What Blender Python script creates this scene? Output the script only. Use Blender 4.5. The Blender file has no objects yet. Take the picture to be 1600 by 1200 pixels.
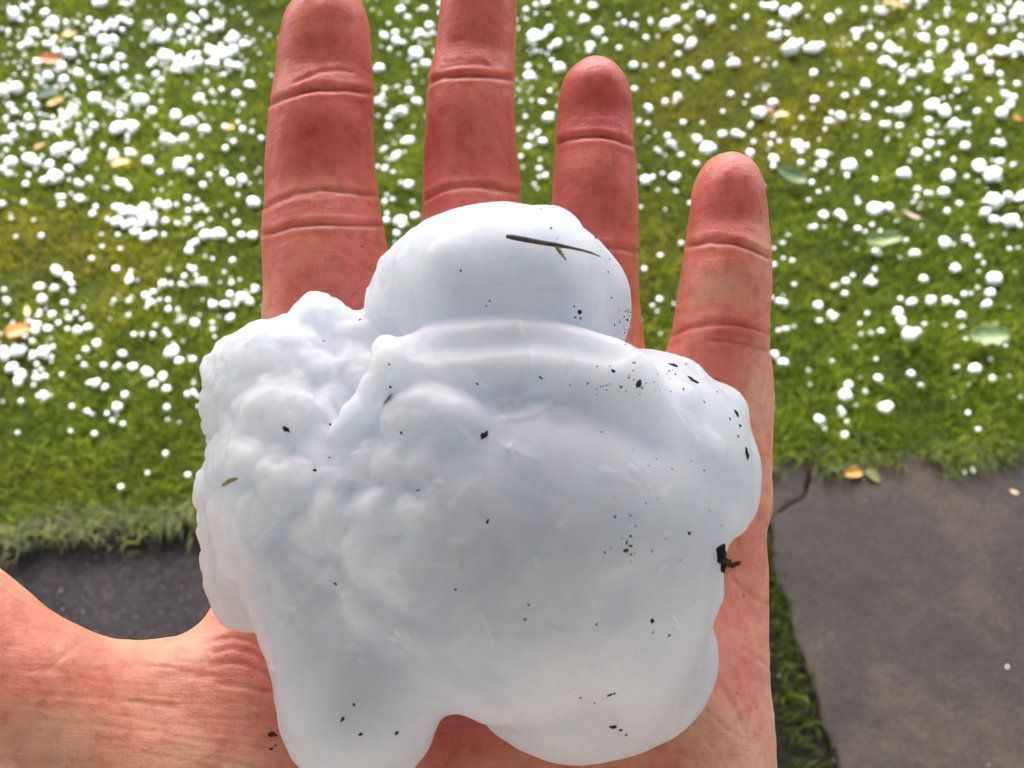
import bpy, math, random
import numpy as np
from mathutils import Vector, Matrix

random.seed(7)
RNG = np.random.default_rng(11)
rad = math.radians
S = bpy.context.scene
COL = S.collection

# ------------------------------------------------------------------ camera
CAM_H = 1.40
PITCH = 52.0                       # degrees below the horizon
FPX = 1537.0                       # focal length in photo pixels (photo 1600 x 1200)
camd = bpy.data.cameras.new('camera')
cam = bpy.data.objects.new('camera', camd)
COL.objects.link(cam)
cam.location = (0, 0, CAM_H)
cam.rotation_euler = (rad(90 - PITCH), 0, 0)
camd.sensor_width = 36.0
camd.lens = FPX / 1600 * 36.0
camd.clip_start = 0.01
camd.clip_end = 400
camd.dof.use_dof = True
camd.dof.focus_distance = 0.178
camd.dof.aperture_fstop = 30.0
S.camera = cam

# ------------------------------------------------------------------ world, sun, exposure
SUN_EL, SUN_AZ = 52.0, -10.0       # azimuth in degrees from +Y towards +X (negative: from the left)
w = bpy.data.worlds.new('World')
S.world = w
w.use_nodes = True
nt = w.node_tree
bg = nt.nodes['Background']
sky = nt.nodes.new('ShaderNodeTexSky')
sky.sky_type = 'NISHITA'
sky.sun_disc = False
sky.sun_elevation = rad(SUN_EL)
sky.sun_rotation = rad(SUN_AZ)
sky.dust_density = 4.0
sky.air_density = 1.0
sky.ozone_density = 1.0
nt.links.new(sky.outputs[0], bg.inputs[0])
bg.inputs[1].default_value = 0.15
sund = bpy.data.lights.new('sun', 'SUN')
sund.energy = 2.0
sund.angle = rad(16)
sund.color = (1.0, 0.97, 0.92)
sun = bpy.data.objects.new('sun', sund)
COL.objects.link(sun)
sd = Vector((math.sin(rad(SUN_AZ)) * math.cos(rad(SUN_EL)), math.cos(rad(SUN_AZ)) * math.cos(rad(SUN_EL)), math.sin(rad(SUN_EL))))
sun.rotation_euler = (-sd).to_track_quat('-Z', 'Y').to_euler()
S.view_settings.view_transform = 'Standard'
S.view_settings.look = 'None'
S.view_settings.gamma = 1
S.view_settings.use_curve_mapping = False
S.view_settings.exposure = 2.08
S.render.engine = 'CYCLES'
S.cycles.use_denoising = True
S.cycles.max_bounces = 8

# ------------------------------------------------------------------ helpers
_sp, _cp = math.sin(rad(PITCH)), math.cos(rad(PITCH))
C_R = np.array([1.0, 0, 0])
C_U = np.array([0, _sp, _cp])
C_F = np.array([0, _cp, -_sp])
CAM = np.array([0, 0, CAM_H])


def G(px, py, z=0.0):
    """point of the horizontal plane z that the photo pixel sees"""
    a, b = (px - 800) / FPX, (600 - py) / FPX
    r = C_F + a * C_R + b * C_U
    t = (z - CAM_H) / r[2]
    return CAM + t * r


def to_px(P):
    d = P - CAM
    f = d @ C_F
    return 800 + FPX * (d @ C_R) / f, 600 - FPX * (d @ C_U) / f


def tag(o, label=None, cat=None, group=None, kind=None):
    if label: o['label'] = label
    if cat: o['category'] = cat
    if group: o['group'] = group
    if kind: o['kind'] = kind
    return o


def mesh_np(name, V, quads=None, tris=None, smooth=True):
    me = bpy.data.meshes.new(name)
    V = np.asarray(V, np.float32)
    nq = 0 if quads is None else len(quads)
    ntr = 0 if tris is None else len(tris)
    me.vertices.add(len(V))
    me.vertices.foreach_set('co', V.ravel())
    loops = []
    if nq: loops.append(np.asarray(quads, np.int32).ravel())
    if ntr: loops.append(np.asarray(tris, np.int32).ravel())
    loops = np.concatenate(loops)
    me.loops.add(len(loops))
    me.loops.foreach_set('vertex_index', loops)
    me.polygons.add(nq + ntr)
    starts = np.concatenate([np.arange(nq) * 4, nq * 4 + np.arange(ntr) * 3]).astype(np.int32)
    me.polygons.foreach_set('loop_start', starts)
    me.update(calc_edges=True)
    me.validate()
    me.polygons.foreach_set('use_smooth', np.full(nq + ntr, smooth))
    me.update()
    return me


def link(name, me, mat=None, parent=None):
    o = bpy.data.objects.new(name, me)
    COL.objects.link(o)
    if mat is not None:
        if len(me.materials): me.materials[0] = mat
        else: me.materials.append(mat)
    if parent is not None: o.parent = parent
    return o


def vcol(me, name, rgb):
    at = me.attributes.new(name, 'FLOAT_COLOR', 'POINT')
    c = np.ones((len(me.vertices), 4), np.float32)
    c[:, :3] = rgb
    at.data.foreach_set('color', c.ravel())


def vval(me, name, v):
    at = me.attributes.new(name, 'FLOAT', 'POINT')
    at.data.foreach_set('value', np.asarray(v, np.float32))


def vnoise(P, scale, seed=0):
    """smooth value noise in -1..1 of points P (n,3)"""
    r = np.random.default_rng(seed)
    N = 32
    T = r.uniform(-1, 1, (N, N, N)).astype(np.float32)
    q = P / scale + 100.37
    i = np.floor(q).astype(int)
    f = q - i
    f = f * f * f * (f * (f * 6 - 15) + 10)
    i %= N
    j = (i + 1) % N
    out = 0
    for a in (0, 1):
        wx = f[:, 0] if a else 1 - f[:, 0]
        ix = j[:, 0] if a else i[:, 0]
        for b in (0, 1):
            wy = f[:, 1] if b else 1 - f[:, 1]
            iy = j[:, 1] if b else i[:, 1]
            for c in (0, 1):
                wz = f[:, 2] if c else 1 - f[:, 2]
                iz = j[:, 2] if c else i[:, 2]
                out = out + wx * wy * wz * T[ix, iy, iz]
    return out


def surface_nets(F, org, h):
    """isosurface F = 0 (negative inside) on a regular grid -> verts, quads"""
    nx, ny, nz = F.shape
    s = F < 0
    c = np.zeros((nx - 1, ny - 1, nz - 1), np.uint8)
    for a in (0, 1):
        for b in (0, 1):
            for d in (0, 1):
                c += s[a:nx - 1 + a, b:ny - 1 + b, d:nz - 1 + d]
    act = (c > 0) & (c < 8)
    cells = np.argwhere(act)
    idx = -np.ones(act.shape, np.int32)
    idx[act] = np.arange(len(cells))
    acc = np.zeros((len(cells), 3))
    cnt = np.zeros(len(cells))
    corners = [(0, 0, 0), (1, 0, 0), (0, 1, 0), (1, 1, 0), (0, 0, 1), (1, 0, 1), (0, 1, 1), (1, 1, 1)]
    vals = [F[cells[:, 0] + a, cells[:, 1] + b, cells[:, 2] + d] for a, b, d in corners]
    for i, j in ((0, 1), (2, 3), (4, 5), (6, 7), (0, 2), (1, 3), (4, 6), (5, 7), (0, 4), (1, 5), (2, 6), (3, 7)):
        v0, v1 = vals[i], vals[j]
        m = (v0 < 0) != (v1 < 0)
        t = np.where(m, v0 / np.where(m, v0 - v1, 1), 0)
        p = np.array(corners[i]) + t[:, None] * (np.array(corners[j]) - np.array(corners[i]))
        acc += p * m[:, None]
        cnt += m
    V = (cells + acc / cnt[:, None]) * h + np.array(org)
    quads = []
    for ax in range(3):
        sl0 = [slice(1, -1)] * 3; sl1 = [slice(1, -1)] * 3
        sl0[ax] = slice(0, -1); sl1[ax] = slice(1, None)
        s0, s1 = s[tuple(sl0)], s[tuple(sl1)]
        e = np.argwhere(s0 != s1)
        if not len(e): continue
        flip = s0[tuple(e.T)]
        base = e + 1
        base[:, ax] -= 1
        u, v = [k for k in range(3) if k != ax]
        def cell(du, dv):
            q = base.copy(); q[:, u] -= du; q[:, v] -= dv
            return idx[q[:, 0], q[:, 1], q[:, 2]]
        Q = np.stack([cell(1, 1), cell(0, 1), cell(0, 0), cell(1, 0)], 1)
        if ax == 1: flip = ~flip
        Q[~flip] = Q[~flip][:, ::-1]
        quads.append(Q)
    return V, np.concatenate(quads)


def smin(a, b, k):
    h = np.maximum(k - np.abs(a - b), 0) / k
    return np.minimum(a, b) - h * h * k * 0.25


def smax(a, b, k):
    return -smin(-a, -b, k)


def subdivided(V, Q, levels, relax=0):
    me = mesh_np('tmp', V, Q)
    o = bpy.data.objects.new('tmp', me)
    COL.objects.link(o)
    if relax:
        m = o.modifiers.new('r', 'SMOOTH'); m.factor = 0.5; m.iterations = relax
    if levels:
        m = o.modifiers.new('s', 'SUBSURF'); m.levels = levels; m.render_levels = levels
    dg = bpy.context.evaluated_depsgraph_get()
    me2 = bpy.data.meshes.new_from_object(o.evaluated_get(dg))
    bpy.data.objects.remove(o); bpy.data.meshes.remove(me)
    return me2


def get_co(me):
    V = np.empty(len(me.vertices) * 3, np.float32); me.vertices.foreach_get('co', V)
    return V.reshape(-1, 3).astype(float)


def get_no(me):
    N = np.empty(len(me.vertices) * 3, np.float32); me.vertex_normals.foreach_get('vector', N)
    return N.reshape(-1, 3).astype(float)


def set_co(me, V):
    me.vertices.foreach_set('co', V.astype(np.float32).ravel()); me.update()


# ------------------------------------------------------------------ material helpers
def mat_new(name):
    m = bpy.data.materials.new(name); m.use_nodes = True
    return m, m.node_tree, m.node_tree.nodes['Principled BSDF']


def nd(t, typ, **kw):
    n = t.nodes.new(typ)
    for k, v in kw.items():
        if k.startswith('i_'):
            key = k[2:]
            key = int(key) if key.isdigit() else key.replace('_', ' ')
            n.inputs[key].default_value = v
        else: setattr(n, k, v)
    return n


def ramp(t, src, stops, interp='LINEAR'):
    r = t.nodes.new('ShaderNodeValToRGB')
    r.color_ramp.interpolation = interp
    els = r.color_ramp.elements
    while len(els) < len(stops): els.new(0.5)
    for e, (p, c) in zip(els, stops):
        e.position = p
        e.color = (*c, 1) if len(c) == 3 else c
    t.links.new(src, r.inputs[0])
    return r.outputs[0]


def noise(t, scale, detail=3, rough=0.5, vec=None, dist=0.0, mapscale=None):
    n = t.nodes.new('ShaderNodeTexNoise')
    n.inputs['Scale'].default_value = scale
    n.inputs['Detail'].default_value = detail
    n.inputs['Roughness'].default_value = rough
    n.inputs['Distortion'].default_value = dist
    if vec is None:
        vec = nd(t, 'ShaderNodeTexCoord').outputs['Object']
    if mapscale:
        mp = t.nodes.new('ShaderNodeMapping'); mp.inputs['Scale'].default_value = mapscale
        t.links.new(vec, mp.inputs[0]); vec = mp.outputs[0]
    t.links.new(vec, n.inputs['Vector'])
    return n.outputs[0]


def mix(t, fac, a, b, mode='MIX'):
    m = t.nodes.new('ShaderNodeMix'); m.data_type = 'RGBA'; m.blend_type = mode
    for sock, v in ((m.inputs[0], fac), (m.inputs[6], a), (m.inputs[7], b)):
        if isinstance(v, (int, float)): sock.default_value = v
        elif isinstance(v, tuple): sock.default_value = (*v, 1) if len(v) == 3 else v
        else: t.links.new(v, sock)
    return m.outputs[2]


def math_(t, op, a, b=0.0, clamp=False):
    m = t.nodes.new('ShaderNodeMath'); m.operation = op; m.use_clamp = clamp
    for sock, v in ((m.inputs[0], a), (m.inputs[1], b)):
        if isinstance(v, (int, float)): sock.default_value = v
        else: t.links.new(v, sock)
    return m.outputs[0]


def bump(t, bsdf, height, strength, dist, prev=None):
    b = t.nodes.new('ShaderNodeBump')
    b.inputs['Strength'].default_value = strength
    b.inputs['Distance'].default_value = dist
    t.links.new(height, b.inputs['Height'])
    if prev is not None: t.links.new(prev, b.inputs['Normal'])
    if bsdf is not None: t.links.new(b.outputs[0], bsdf.inputs['Normal'])
    return b.outputs[0]


def simple_mat(name, col, rough=0.8, var=0.3, scale=60, spec=0.3):
    m, t, b = mat_new(name)
    n = noise(t, scale, 4, 0.6)
    c = ramp(t, n, [(0.3, tuple(x * (1 - var) for x in col)), (0.7, tuple(min(1, x * (1 + var)) for x in col))])
    t.links.new(c, b.inputs['Base Color'])
    b.inputs['Roughness'].default_value = rough
    b.inputs['Specular IOR Level'].default_value = spec
    return m


# ------------------------------------------------------------------ materials
def make_skin():
    m, t, b = mat_new('skin')
    fl = nd(t, 'ShaderNodeAttribute', attribute_name='flush').outputs['Fac']
    n1 = noise(t, 55, 4, 0.6)
    n2 = noise(t, 340, 3, 0.6)
    f = math_(t, 'ADD', fl, math_(t, 'MULTIPLY', math_(t, 'SUBTRACT', n1, 0.5), 1.0), True)
    c = ramp(t, f, [(0.0, (0.92, 0.52, 0.37)), (0.3, (0.88, 0.35, 0.25)), (0.6, (0.80, 0.225, 0.18)), (1.0, (0.66, 0.12, 0.115))])
    mott = ramp(t, n2, [(0.32, (0.80, 0.70, 0.66)), (0.5, (1, 1, 1)), (0.68, (1.06, 1.10, 1.05))])
    c = mix(t, 0.7, c, mott, 'MULTIPLY')
    cr = nd(t, 'ShaderNodeAttribute', attribute_name='crease').outputs['Fac']
    c = mix(t, cr, c, (0.40, 0.07, 0.06))
    t.links.new(c, b.inputs['Base Color'])
    b.inputs['Subsurface Weight'].default_value = 0.55
    b.inputs['Subsurface Radius'].default_value = (1.0, 0.32, 0.18)
    b.inputs['Subsurface Scale'].default_value = 0.0035
    rg = ramp(t, n1, [(0.3, (0.30,) * 3), (0.7, (0.48,) * 3)])
    t.links.new(rg, b.inputs['Roughness'])
    b.inputs['Specular IOR Level'].default_value = 0.3
    # fine skin lines: two crossing families of stretched cells, plus pores
    co = nd(t, 'ShaderNodeTexCoord').outputs['Object']
    l1 = noise(t, 1, 3, 0.6, co, 0.4, (260, 1300, 400))
    l2 = noise(t, 1, 3, 0.6, co, 0.4, (1300, 300, 400))
    v = t.nodes.new('ShaderNodeTexVoronoi'); v.feature = 'DISTANCE_TO_EDGE'
    mp = t.nodes.new('ShaderNodeMapping'); mp.inputs['Scale'].default_value = (900, 1300, 900)
    t.links.new(co, mp.inputs[0]); t.links.new(mp.outputs[0], v.inputs['Vector'])
    v.inputs['Scale'].default_value = 1
    ve = math_(t, 'MINIMUM', v.outputs['Distance'], 0.25)
    p = bump(t, None, l1, 0.38, 0.0003)
    p = bump(t, None, l2, 0.25, 0.0003, p)
    p = bump(t, None, noise(t, 700, 4, 0.6), 0.3, 0.0004, p)
    bump(t, b, ve, 0.2, 0.0003, p)
    return m


def make_ice(name, big=True):
    m, t, b = mat_new(name)
    if big:
        n = noise(t, 46, 6, 0.6, None, 0.35)
        n2 = noise(t, 16, 2, 0.5)
        c = ramp(t, n, [(0.32, (0.68, 0.71, 0.79)), (0.47, (0.80, 0.815, 0.88)), (0.66, (0.88, 0.89, 0.945))])
        c2 = ramp(t, n2, [(0.3, (0.92, 0.94, 0.98)), (0.7, (1, 0.975, 0.95))])
        c = mix(t, 1.0, c, c2, 'MULTIPLY')
        c = mix(t, nd(t, 'ShaderNodeAttribute', attribute_name='frost').outputs['Fac'], c, (0.93, 0.96, 1.0))
        t.links.new(c, b.inputs['Base Color'])
        b.inputs['Subsurface Weight'].default_value = 1.0
        b.inputs['Transmission Weight'].default_value = 0.05
        b.inputs['Subsurface Radius'].default_value = (0.8, 0.95, 1.0)
        b.inputs['Subsurface Scale'].default_value = 0.024
        b.inputs['IOR'].default_value = 1.31
        b.inputs['Coat Weight'].default_value = 0.22
        b.inputs['Coat Roughness'].default_value = 0.14
        b.inputs['Coat IOR'].default_value = 1.33
        rg = ramp(t, n, [(0.35, (0.42,) * 3), (0.65, (0.65,) * 3)])
        t.links.new(rg, b.inputs['Roughness'])
        nb = noise(t, 120, 5, 0.62, None, 0.25)
        nb2 = noise(t, 600, 3, 0.6)
        vo = t.nodes.new('ShaderNodeTexVoronoi'); vo.feature = 'SMOOTH_F1'; vo.inputs['Scale'].default_value = 210
        t.links.new(nd(t, 'ShaderNodeTexCoord').outputs['Object'], vo.inputs['Vector'])
        p = bump(t, None, vo.outputs['Distance'], 0.22, 0.002)
        p = bump(t, None, nb, 0.22, 0.002, p)
        bump(t, b, nb2, 0.12, 0.0006, p)
    else:
        n = noise(t, 70, 3)
        c = ramp(t, n, [(0.3, (0.86, 0.89, 0.93)), (0.7, (0.95, 0.955, 0.96))])
        t.links.new(c, b.inputs['Base Color'])
        b.inputs['Roughness'].default_value = 0.3
        b.inputs['IOR'].default_value = 1.31
        b.inputs['Subsurface Weight'].default_value = 0.5
        b.inputs['Subsurface Radius'].default_value = (0.9, 0.95, 1.0)
        b.inputs['Subsurface Scale'].default_value = 0.006
        bump(t, b, noise(t, 200, 3), 0.3, 0.002)
    return m


def make_grass():
    m, t, b = mat_new('grass_blades')
    at = nd(t, 'ShaderNodeAttribute', attribute_name='tint')
    sep = t.nodes.new('ShaderNodeSeparateColor')
    t.links.new(at.outputs['Color'], sep.inputs[0])
    rnd, dry, moss = sep.outputs[0], sep.outputs[1], sep.outputs[2]
    green = ramp(t, rnd, [(0.0, (0.020, 0.042, 0.002)), (0.35, (0.068, 0.110, 0.003)), (0.75, (0.140, 0.195, 0.005)), (1.0, (0.28, 0.31, 0.03))])
    yel = ramp(t, rnd, [(0.0, (0.070, 0.060, 0.003)), (0.5, (0.185, 0.160, 0.004)), (1.0, (0.34, 0.29, 0.02))])
    c = mix(t, moss, green, yel)
    straw = ramp(t, rnd, [(0.0, (0.035, 0.04, 0.022)), (0.6, (0.10, 0.105, 0.062)), (1.0, (0.19, 0.175, 0.115))])
    c = mix(t, dry, c, straw)
    t.links.new(c, b.inputs['Base Color'])
    b.inputs['Roughness'].default_value = 0.6
    b.inputs['Specular IOR Level'].default_value = 0.12
    tr = t.nodes.new('ShaderNodeBsdfTranslucent')
    t.links.new(mix(t, 1.0, c, (1.25, 1.3, 0.6), 'MULTIPLY'), tr.inputs[0])
    ms = t.nodes.new('ShaderNodeMixShader'); ms.inputs[0].default_value = 0.35
    t.links.new(b.outputs[0], ms.inputs[1]); t.links.new(tr.outputs[0], ms.inputs[2])
    t.links.new(ms.outputs[0], t.nodes['Material Output'].inputs[0])
    return m


def make_soil():
    m, t, b = mat_new('lawn_soil')
    co = nd(t, 'ShaderNodeTexCoord').outputs['Object']
    n = noise(t, 6, 6, 0.65, co)
    n2 = noise(t, 90, 5, 0.7, co)
    c = ramp(t, n, [(0.3, (0.016, 0.024, 0.003)), (0.55, (0.034, 0.050, 0.004)), (0.75, (0.055, 0.045, 0.010))])
    c2 = ramp(t, n2, [(0.3, (0.45, 0.45, 0.45)), (0.7, (1.5, 1.5, 1.4))])
    t.links.new(mix(t, 1, c, c2, 'MULTIPLY'), b.inputs['Base Color'])
    b.inputs['Roughness'].default_value = 0.9
    b.inputs['Specular IOR Level'].default_value = 0.1
    bump(t, b, n2, 1.0, 0.01)
    return m


def make_asphalt():
    m, t, b = mat_new('path_surface')
    co = nd(t, 'ShaderNodeTexCoord').outputs['Object']
    n = noise(t, 9, 5, 0.6, co)
    n2 = noise(t, 420, 3, 0.7, co)
    c = ramp(t, n, [(0.3, (0.010, 0.0085, 0.0095)), (0.7, (0.021, 0.018, 0.019))])
    c = mix(t, 1, c, ramp(t, noise(t, 110, 5, 0.8, co), [(0.32, (0.45,) * 3), (0.5, (1, 1, 1)), (0.72, (2.4, 2.3, 2.3))]), 'MULTIPLY')
    c = mix(t, 1, c, ramp(t, n2, [(0.25, (0.55,) * 3), (0.5, (1, 1, 1)), (0.78, (2.1, 2.0, 1.9))]), 'MULTIPLY')
    t.links.new(c, b.inputs['Base Color'])
    b.inputs['Roughness'].default_value = 0.7
    b.inputs['Specular IOR Level'].default_value = 0.15
    bump(t, b, n2, 0.8, 0.004, bump(t, None, noise(t, 40, 5, 0.6, co), 0.7, 0.01))
    return m


def make_slab():
    m, t, b = mat_new('paving_stone')
    co = nd(t, 'ShaderNodeTexCoord').outputs['Object']
    n = noise(t, 5, 6, 0.62, co, 0.6)
    n2 = noise(t, 30, 6, 0.7, co)
    n3 = noise(t, 380, 4, 0.7, co)
    c = ramp(t, n, [(0.28, (0.014, 0.0115, 0.011)), (0.48, (0.022, 0.018, 0.0165)), (0.6, (0.033, 0.025, 0.020)), (0.8, (0.024, 0.020, 0.020))])
    c = mix(t, 1, c, ramp(t, n2, [(0.3, (0.5, 0.48, 0.48)), (0.6, (1.1, 1.1, 1.1)), (0.8, (1.3, 1.28, 1.2))]), 'MULTIPLY')
    c = mix(t, 1, c, ramp(t, noise(t, 150, 5, 0.8, co), [(0.3, (0.45,) * 3), (0.5, (1, 1, 1)), (0.75, (1.9, 1.8, 1.75))]), 'MULTIPLY')
    t.links.new(c, b.inputs['Base Color'])
    b.inputs['Specular IOR Level'].default_value = 0.18
    rg = ramp(t, n2, [(0.3, (0.55,) * 3), (0.7, (0.8,) * 3)])
    t.links.new(rg, b.inputs['Roughness'])
    p = bump(t, None, n2, 0.6, 0.006)
    bump(t, b, n3, 0.7, 0.0022, p)
    return m


SKIN = make_skin()
ICE = make_ice('milky_ice', True)
HAIL = make_ice('small_hail_ice', False)
GRASS = make_grass()
SOIL = make_soil()
ASPH = make_asphalt()
SLAB = make_slab()
DIRT = simple_mat('black_dirt', (0.018, 0.013, 0.011), 0.85, 0.5, 900)
DIRT_BROWN = simple_mat('brown_dirt', (0.09, 0.03, 0.018), 0.8, 0.5, 900)
STRAW = simple_mat('dry_straw', (0.10, 0.085, 0.07), 0.7, 0.6, 500)
STRAW_Y = simple_mat('yellow_straw', (0.36, 0.26, 0.11), 0.7, 0.3, 500)
NAIL = simple_mat('fingernail', (0.62, 0.36, 0.29), 0.25, 0.08, 100, 0.5)
ADDED_WALL_M = simple_mat('added_wall_pale', (0.80, 0.75, 0.72), 0.9, 0.12, 8)  # pale so the unseen added upright bounces light onto the hand
ADDED_EAVE_M = simple_mat('added_eave_pale', (0.62, 0.62, 0.64), 0.7, 0.25, 6)  # pale underside of the unseen added overhang

# ------------------------------------------------------------------ ground
E_L, E_R = G(-10, 834), G(1610, 698)
edge_dir = (E_R - E_L)[:2]
edge_n = np.array([-edge_dir[1], edge_dir[0]]) / np.linalg.norm(edge_dir)     # towards the lawn


def edge_off(x, y):
    """metres past the lawn edge, positive on the lawn"""
    return (np.asarray(x) - E_L[0]) * edge_n[0] + (np.asarray(y) - E_L[1]) * edge_n[1]


def edge_wob(x):
    return 0.012 * np.sin(x * 9 + 1) + 0.009 * np.sin(x * 23 + 2) + 0.006 * np.sin(x * 61)


def on_lawn(x, y):
    return edge_off(x, y) + edge_wob(np.asarray(x)) > 0


# earth sheet under everything, reaching the horizon
gm = mesh_np('ground', [(-150, -60, -0.045), (150, -60, -0.045), (150, 250, -0.045), (-150, 250, -0.045)], [(0, 1, 2, 3)], smooth=False)
tag(link('ground', gm, SOIL), kind='structure')

# lawn soil: a grid with small humps
ys = np.concatenate([np.arange(0, 2.2, 0.02), np.geomspace(2.2, 120, 60)])
xs = np.concatenate([-np.geomspace(80, 2.0, 40), np.arange(-1.96, 1.98, 0.02), np.geomspace(2.0, 80, 40)])
ed = edge_dir / np.linalg.norm(edge_dir)
X, Y = np.meshgrid(xs, ys, indexing='ij')
o2 = E_L[:2] + ed * 0.95
PX = o2[0] + ed[0] * X + edge_n[0] * Y
PY = o2[1] + ed[1] * X + edge_n[1] * Y
P3 = np.stack([PX.ravel(), PY.ravel(), np.zeros(PX.size)], 1)
hz = 0.007 * vnoise(P3, 0.16, 3) + 0.004 * vnoise(P3, 0.05, 4)
hz = np.where(Y.ravel() < 0.02, -0.03, hz)
# wobble the border
wob = edge_wob(P3[:, 0])
P3[:, 0] -= edge_n[0] * wob; P3[:, 1] -= edge_n[1] * wob
P3[:, 2] = hz
nyy = len(ys)
I = (np.arange(len(xs) - 1)[:, None] * nyy + np.arange(nyy - 1)[None, :]).ravel()
lq = np.stack([I, I + nyy, I + nyy + 1, I + 1], 1)
tag(link('lawn', mesh_np('lawn', P3, lq), SOIL), kind='structure')


def lawn_z(x, y):
    P = np.stack([np.atleast_1d(x), np.atleast_1d(y), np.zeros(np.size(x))], 1).astype(float)
    return 0.007 * vnoise(P, 0.16, 3) + 0.004 * vnoise(P, 0.05, 4)


# dark path on the near side
a0, a1 = E_L[:2] - ed * 40 + edge_n * 0.05, E_R[:2] + ed * 40 + edge_n * 0.05
pth = [(*a0, -0.022), (*(a0 - edge_n * 12), -0.022), (*(a1 - edge_n * 12), -0.022), (*a1, -0.022)]
tag(link('path', mesh_np('path', pth, [(0, 1, 2, 3)], smooth=False), ASPH), kind='structure')


def slab_obj(name, poly, z0, z1, mat, bev=0.006, seed=0, parent=None):
    """a stone slab with an uneven chipped edge from its outline"""
    r = random.Random(seed)
    pts = []
    n = len(poly)
    for i in range(n):
        p, q = np.array(poly[i]), np.array(poly[(i + 1) % n])
        L = np.linalg.norm(q - p); k = max(2, int(L / 0.012))
        nn = np.array([-(q - p)[1], (q - p)[0]]) / L
        for j in range(k):
            t = j / k
            off = 0 if j == 0 else r.uniform(-1, 1) * 0.0016 + 0.0025 * math.sin(t * L * 60 + i)
            pts.append(p + (q - p) * t + nn * off)
    pts = np.array(pts); m = len(pts); c = pts.mean(0)
    nrm = np.roll(pts, -1, 0) - np.roll(pts, 1, 0)
    nrm = np.stack([nrm[:, 1], -nrm[:, 0]], 1); nrm /= np.linalg.norm(nrm, axis=1)[:, None]
    if ((pts - c) * nrm).sum() < 0: nrm = -nrm
    rings = [(0, z0), (0, z1 - bev), (-bev * 0.35, z1 - bev * 0.35), (-bev * 1.3, z1)]
    V = np.concatenate([np.concatenate([pts + nrm * o, np.full((m, 1), z)], 1) for o, z in rings])
    Q = []
    for k in range(len(rings) - 1):
        for i in range(m):
            j = (i + 1) % m
            Q.append((k * m + i, k * m + j, (k + 1) * m + j, (k + 1) * m + i))
    me = bpy.data.meshes.new(name)
    me.from_pydata(V.tolist(), [], Q + [tuple(range((len(rings) - 1) * m, len(rings) * m))])
    import bmesh
    bm = bmesh.new(); bm.from_mesh(me); bmesh.ops.recalc_face_normals(bm, faces=bm.faces); bm.to_mesh(me); bm.free()
    return link(name, me, mat, parent)


def g2(px, py): return tuple(G(px, py, -0.001)[:2])


# big slab and the broken corner piece beside it
far_r = np.array(g2(1262, 722)) + ed * 0.92
near_l = np.array(g2(1313, 1200)); dslab = near_l - np.array(g2(1213, 900)); dslab /= np.linalg.norm(dslab)
near_l = near_l + dslab * 0.12
poly = [g2(1266, 716), tuple(far_r + edge_n * 0.003), tuple(far_r - edge_n * 0.75), tuple(near_l + ed * 0.02), g2(1313, 1200), g2(1262, 1045), g2(1213, 900), g2(1203, 815), g2(1224, 797), g2(1262, 770)]
s1 = slab_obj('paving_slab', poly, -0.04, 0.0, SLAB, seed=3)
tag(s1, 'large grey brown stone slab with a broken corner beside the lawn', 'paving slab', 'stone slabs of the path')
poly2 = [g2(1263.5, 712), g2(1260, 769.5), g2(1223.5, 795), g2(1202, 813), g2(1120, 803), g2(1120, 720)]
s2 = slab_obj('paving_slab', poly2, -0.04, -0.004, SLAB, seed=5)
tag(s2, 'small broken off piece of paving at the corner of the big slab', 'paving slab', 'stone slabs of the path')
s3p = [tuple(far_r + ed * 0.012 + edge_n * 0.003), tuple(far_r + ed * 0.9 + edge_n * 0.003), tuple(far_r + ed * 0.9 - edge_n * 0.75), tuple(far_r + ed * 0.012 - edge_n * 0.75)]
tag(slab_obj('paving_slab', s3p, -0.04, 0.001, SLAB, seed=6), 'next stone slab along the lawn edge past the large one', 'paving slab', 'stone slabs of the path')


# ------------------------------------------------------------------ unseen shelter added behind and above the camera to shade the hand
def box(name, x0, x1, y0, y1, z0, z1, mat, parent=None):
    V = [(x, y, z) for x in (x0, x1) for y in (y0, y1) for z in (z0, z1)]
    F = [(0, 1, 3, 2), (4, 6, 7, 5), (0, 4, 5, 1), (2, 3, 7, 6), (0, 2, 6, 4), (1, 5, 7, 3)]
    me = bpy.data.meshes.new(name); me.from_pydata(V, [], F)
    return link(name, me, mat, parent)


ADDED_EAVE_Y = 1.12                       # where the added overhang ends, metres ahead of the camera
added_shelter = bpy.data.objects.new('added_shelter', None); COL.objects.link(added_shelter)
added_shelter.location = (0, -0.85, 0)
tag(added_shelter, 'unseen shelter added behind the camera to shade the hand', 'added_shelter')
box('added_wall', -6, 6, -0.25, 0, -0.03, 2.6, ADDED_WALL_M, added_shelter)  # added out of view, bounces light onto the lower hand
box('added_eave', -6, 6, -0.4, ADDED_EAVE_Y + 0.85, 2.30, 2.42, ADDED_EAVE_M, added_shelter)  # added out of view, keeps sun and sky off the hand
box('added_eave_rim', -6, 6, ADDED_EAVE_Y + 0.85, ADDED_EAVE_Y + 0.95, 2.31, 2.40, ADDED_WALL_M, added_shelter)  # front rim of the added overhang

# ------------------------------------------------------------------ hand frame (millimetres)
D0 = 200.0
TAU = rad(14)
ct, st = math.cos(TAU), math.sin(TAU)
HX = C_R
HY = C_U * ct + C_F * st
HZ = -C_F * ct + C_U * st
HO = CAM + C_F * D0 / 1000


def L(px, py, z):
    a, b = (px - 800) / FPX, (600 - py) / FPX
    y = (b * D0 - z * (b * ct + st)) / (ct - b * st)
    t = D0 + y * st - z * ct
    return np.array([a * t, y, z])


def Lpx(P):
    f = D0 + P[:, 1] * st - P[:, 2] * ct
    u = P[:, 1] * ct + P[:, 2] * st
    return 800 + FPX * P[:, 0] / f, 600 - FPX * u / f


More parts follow.
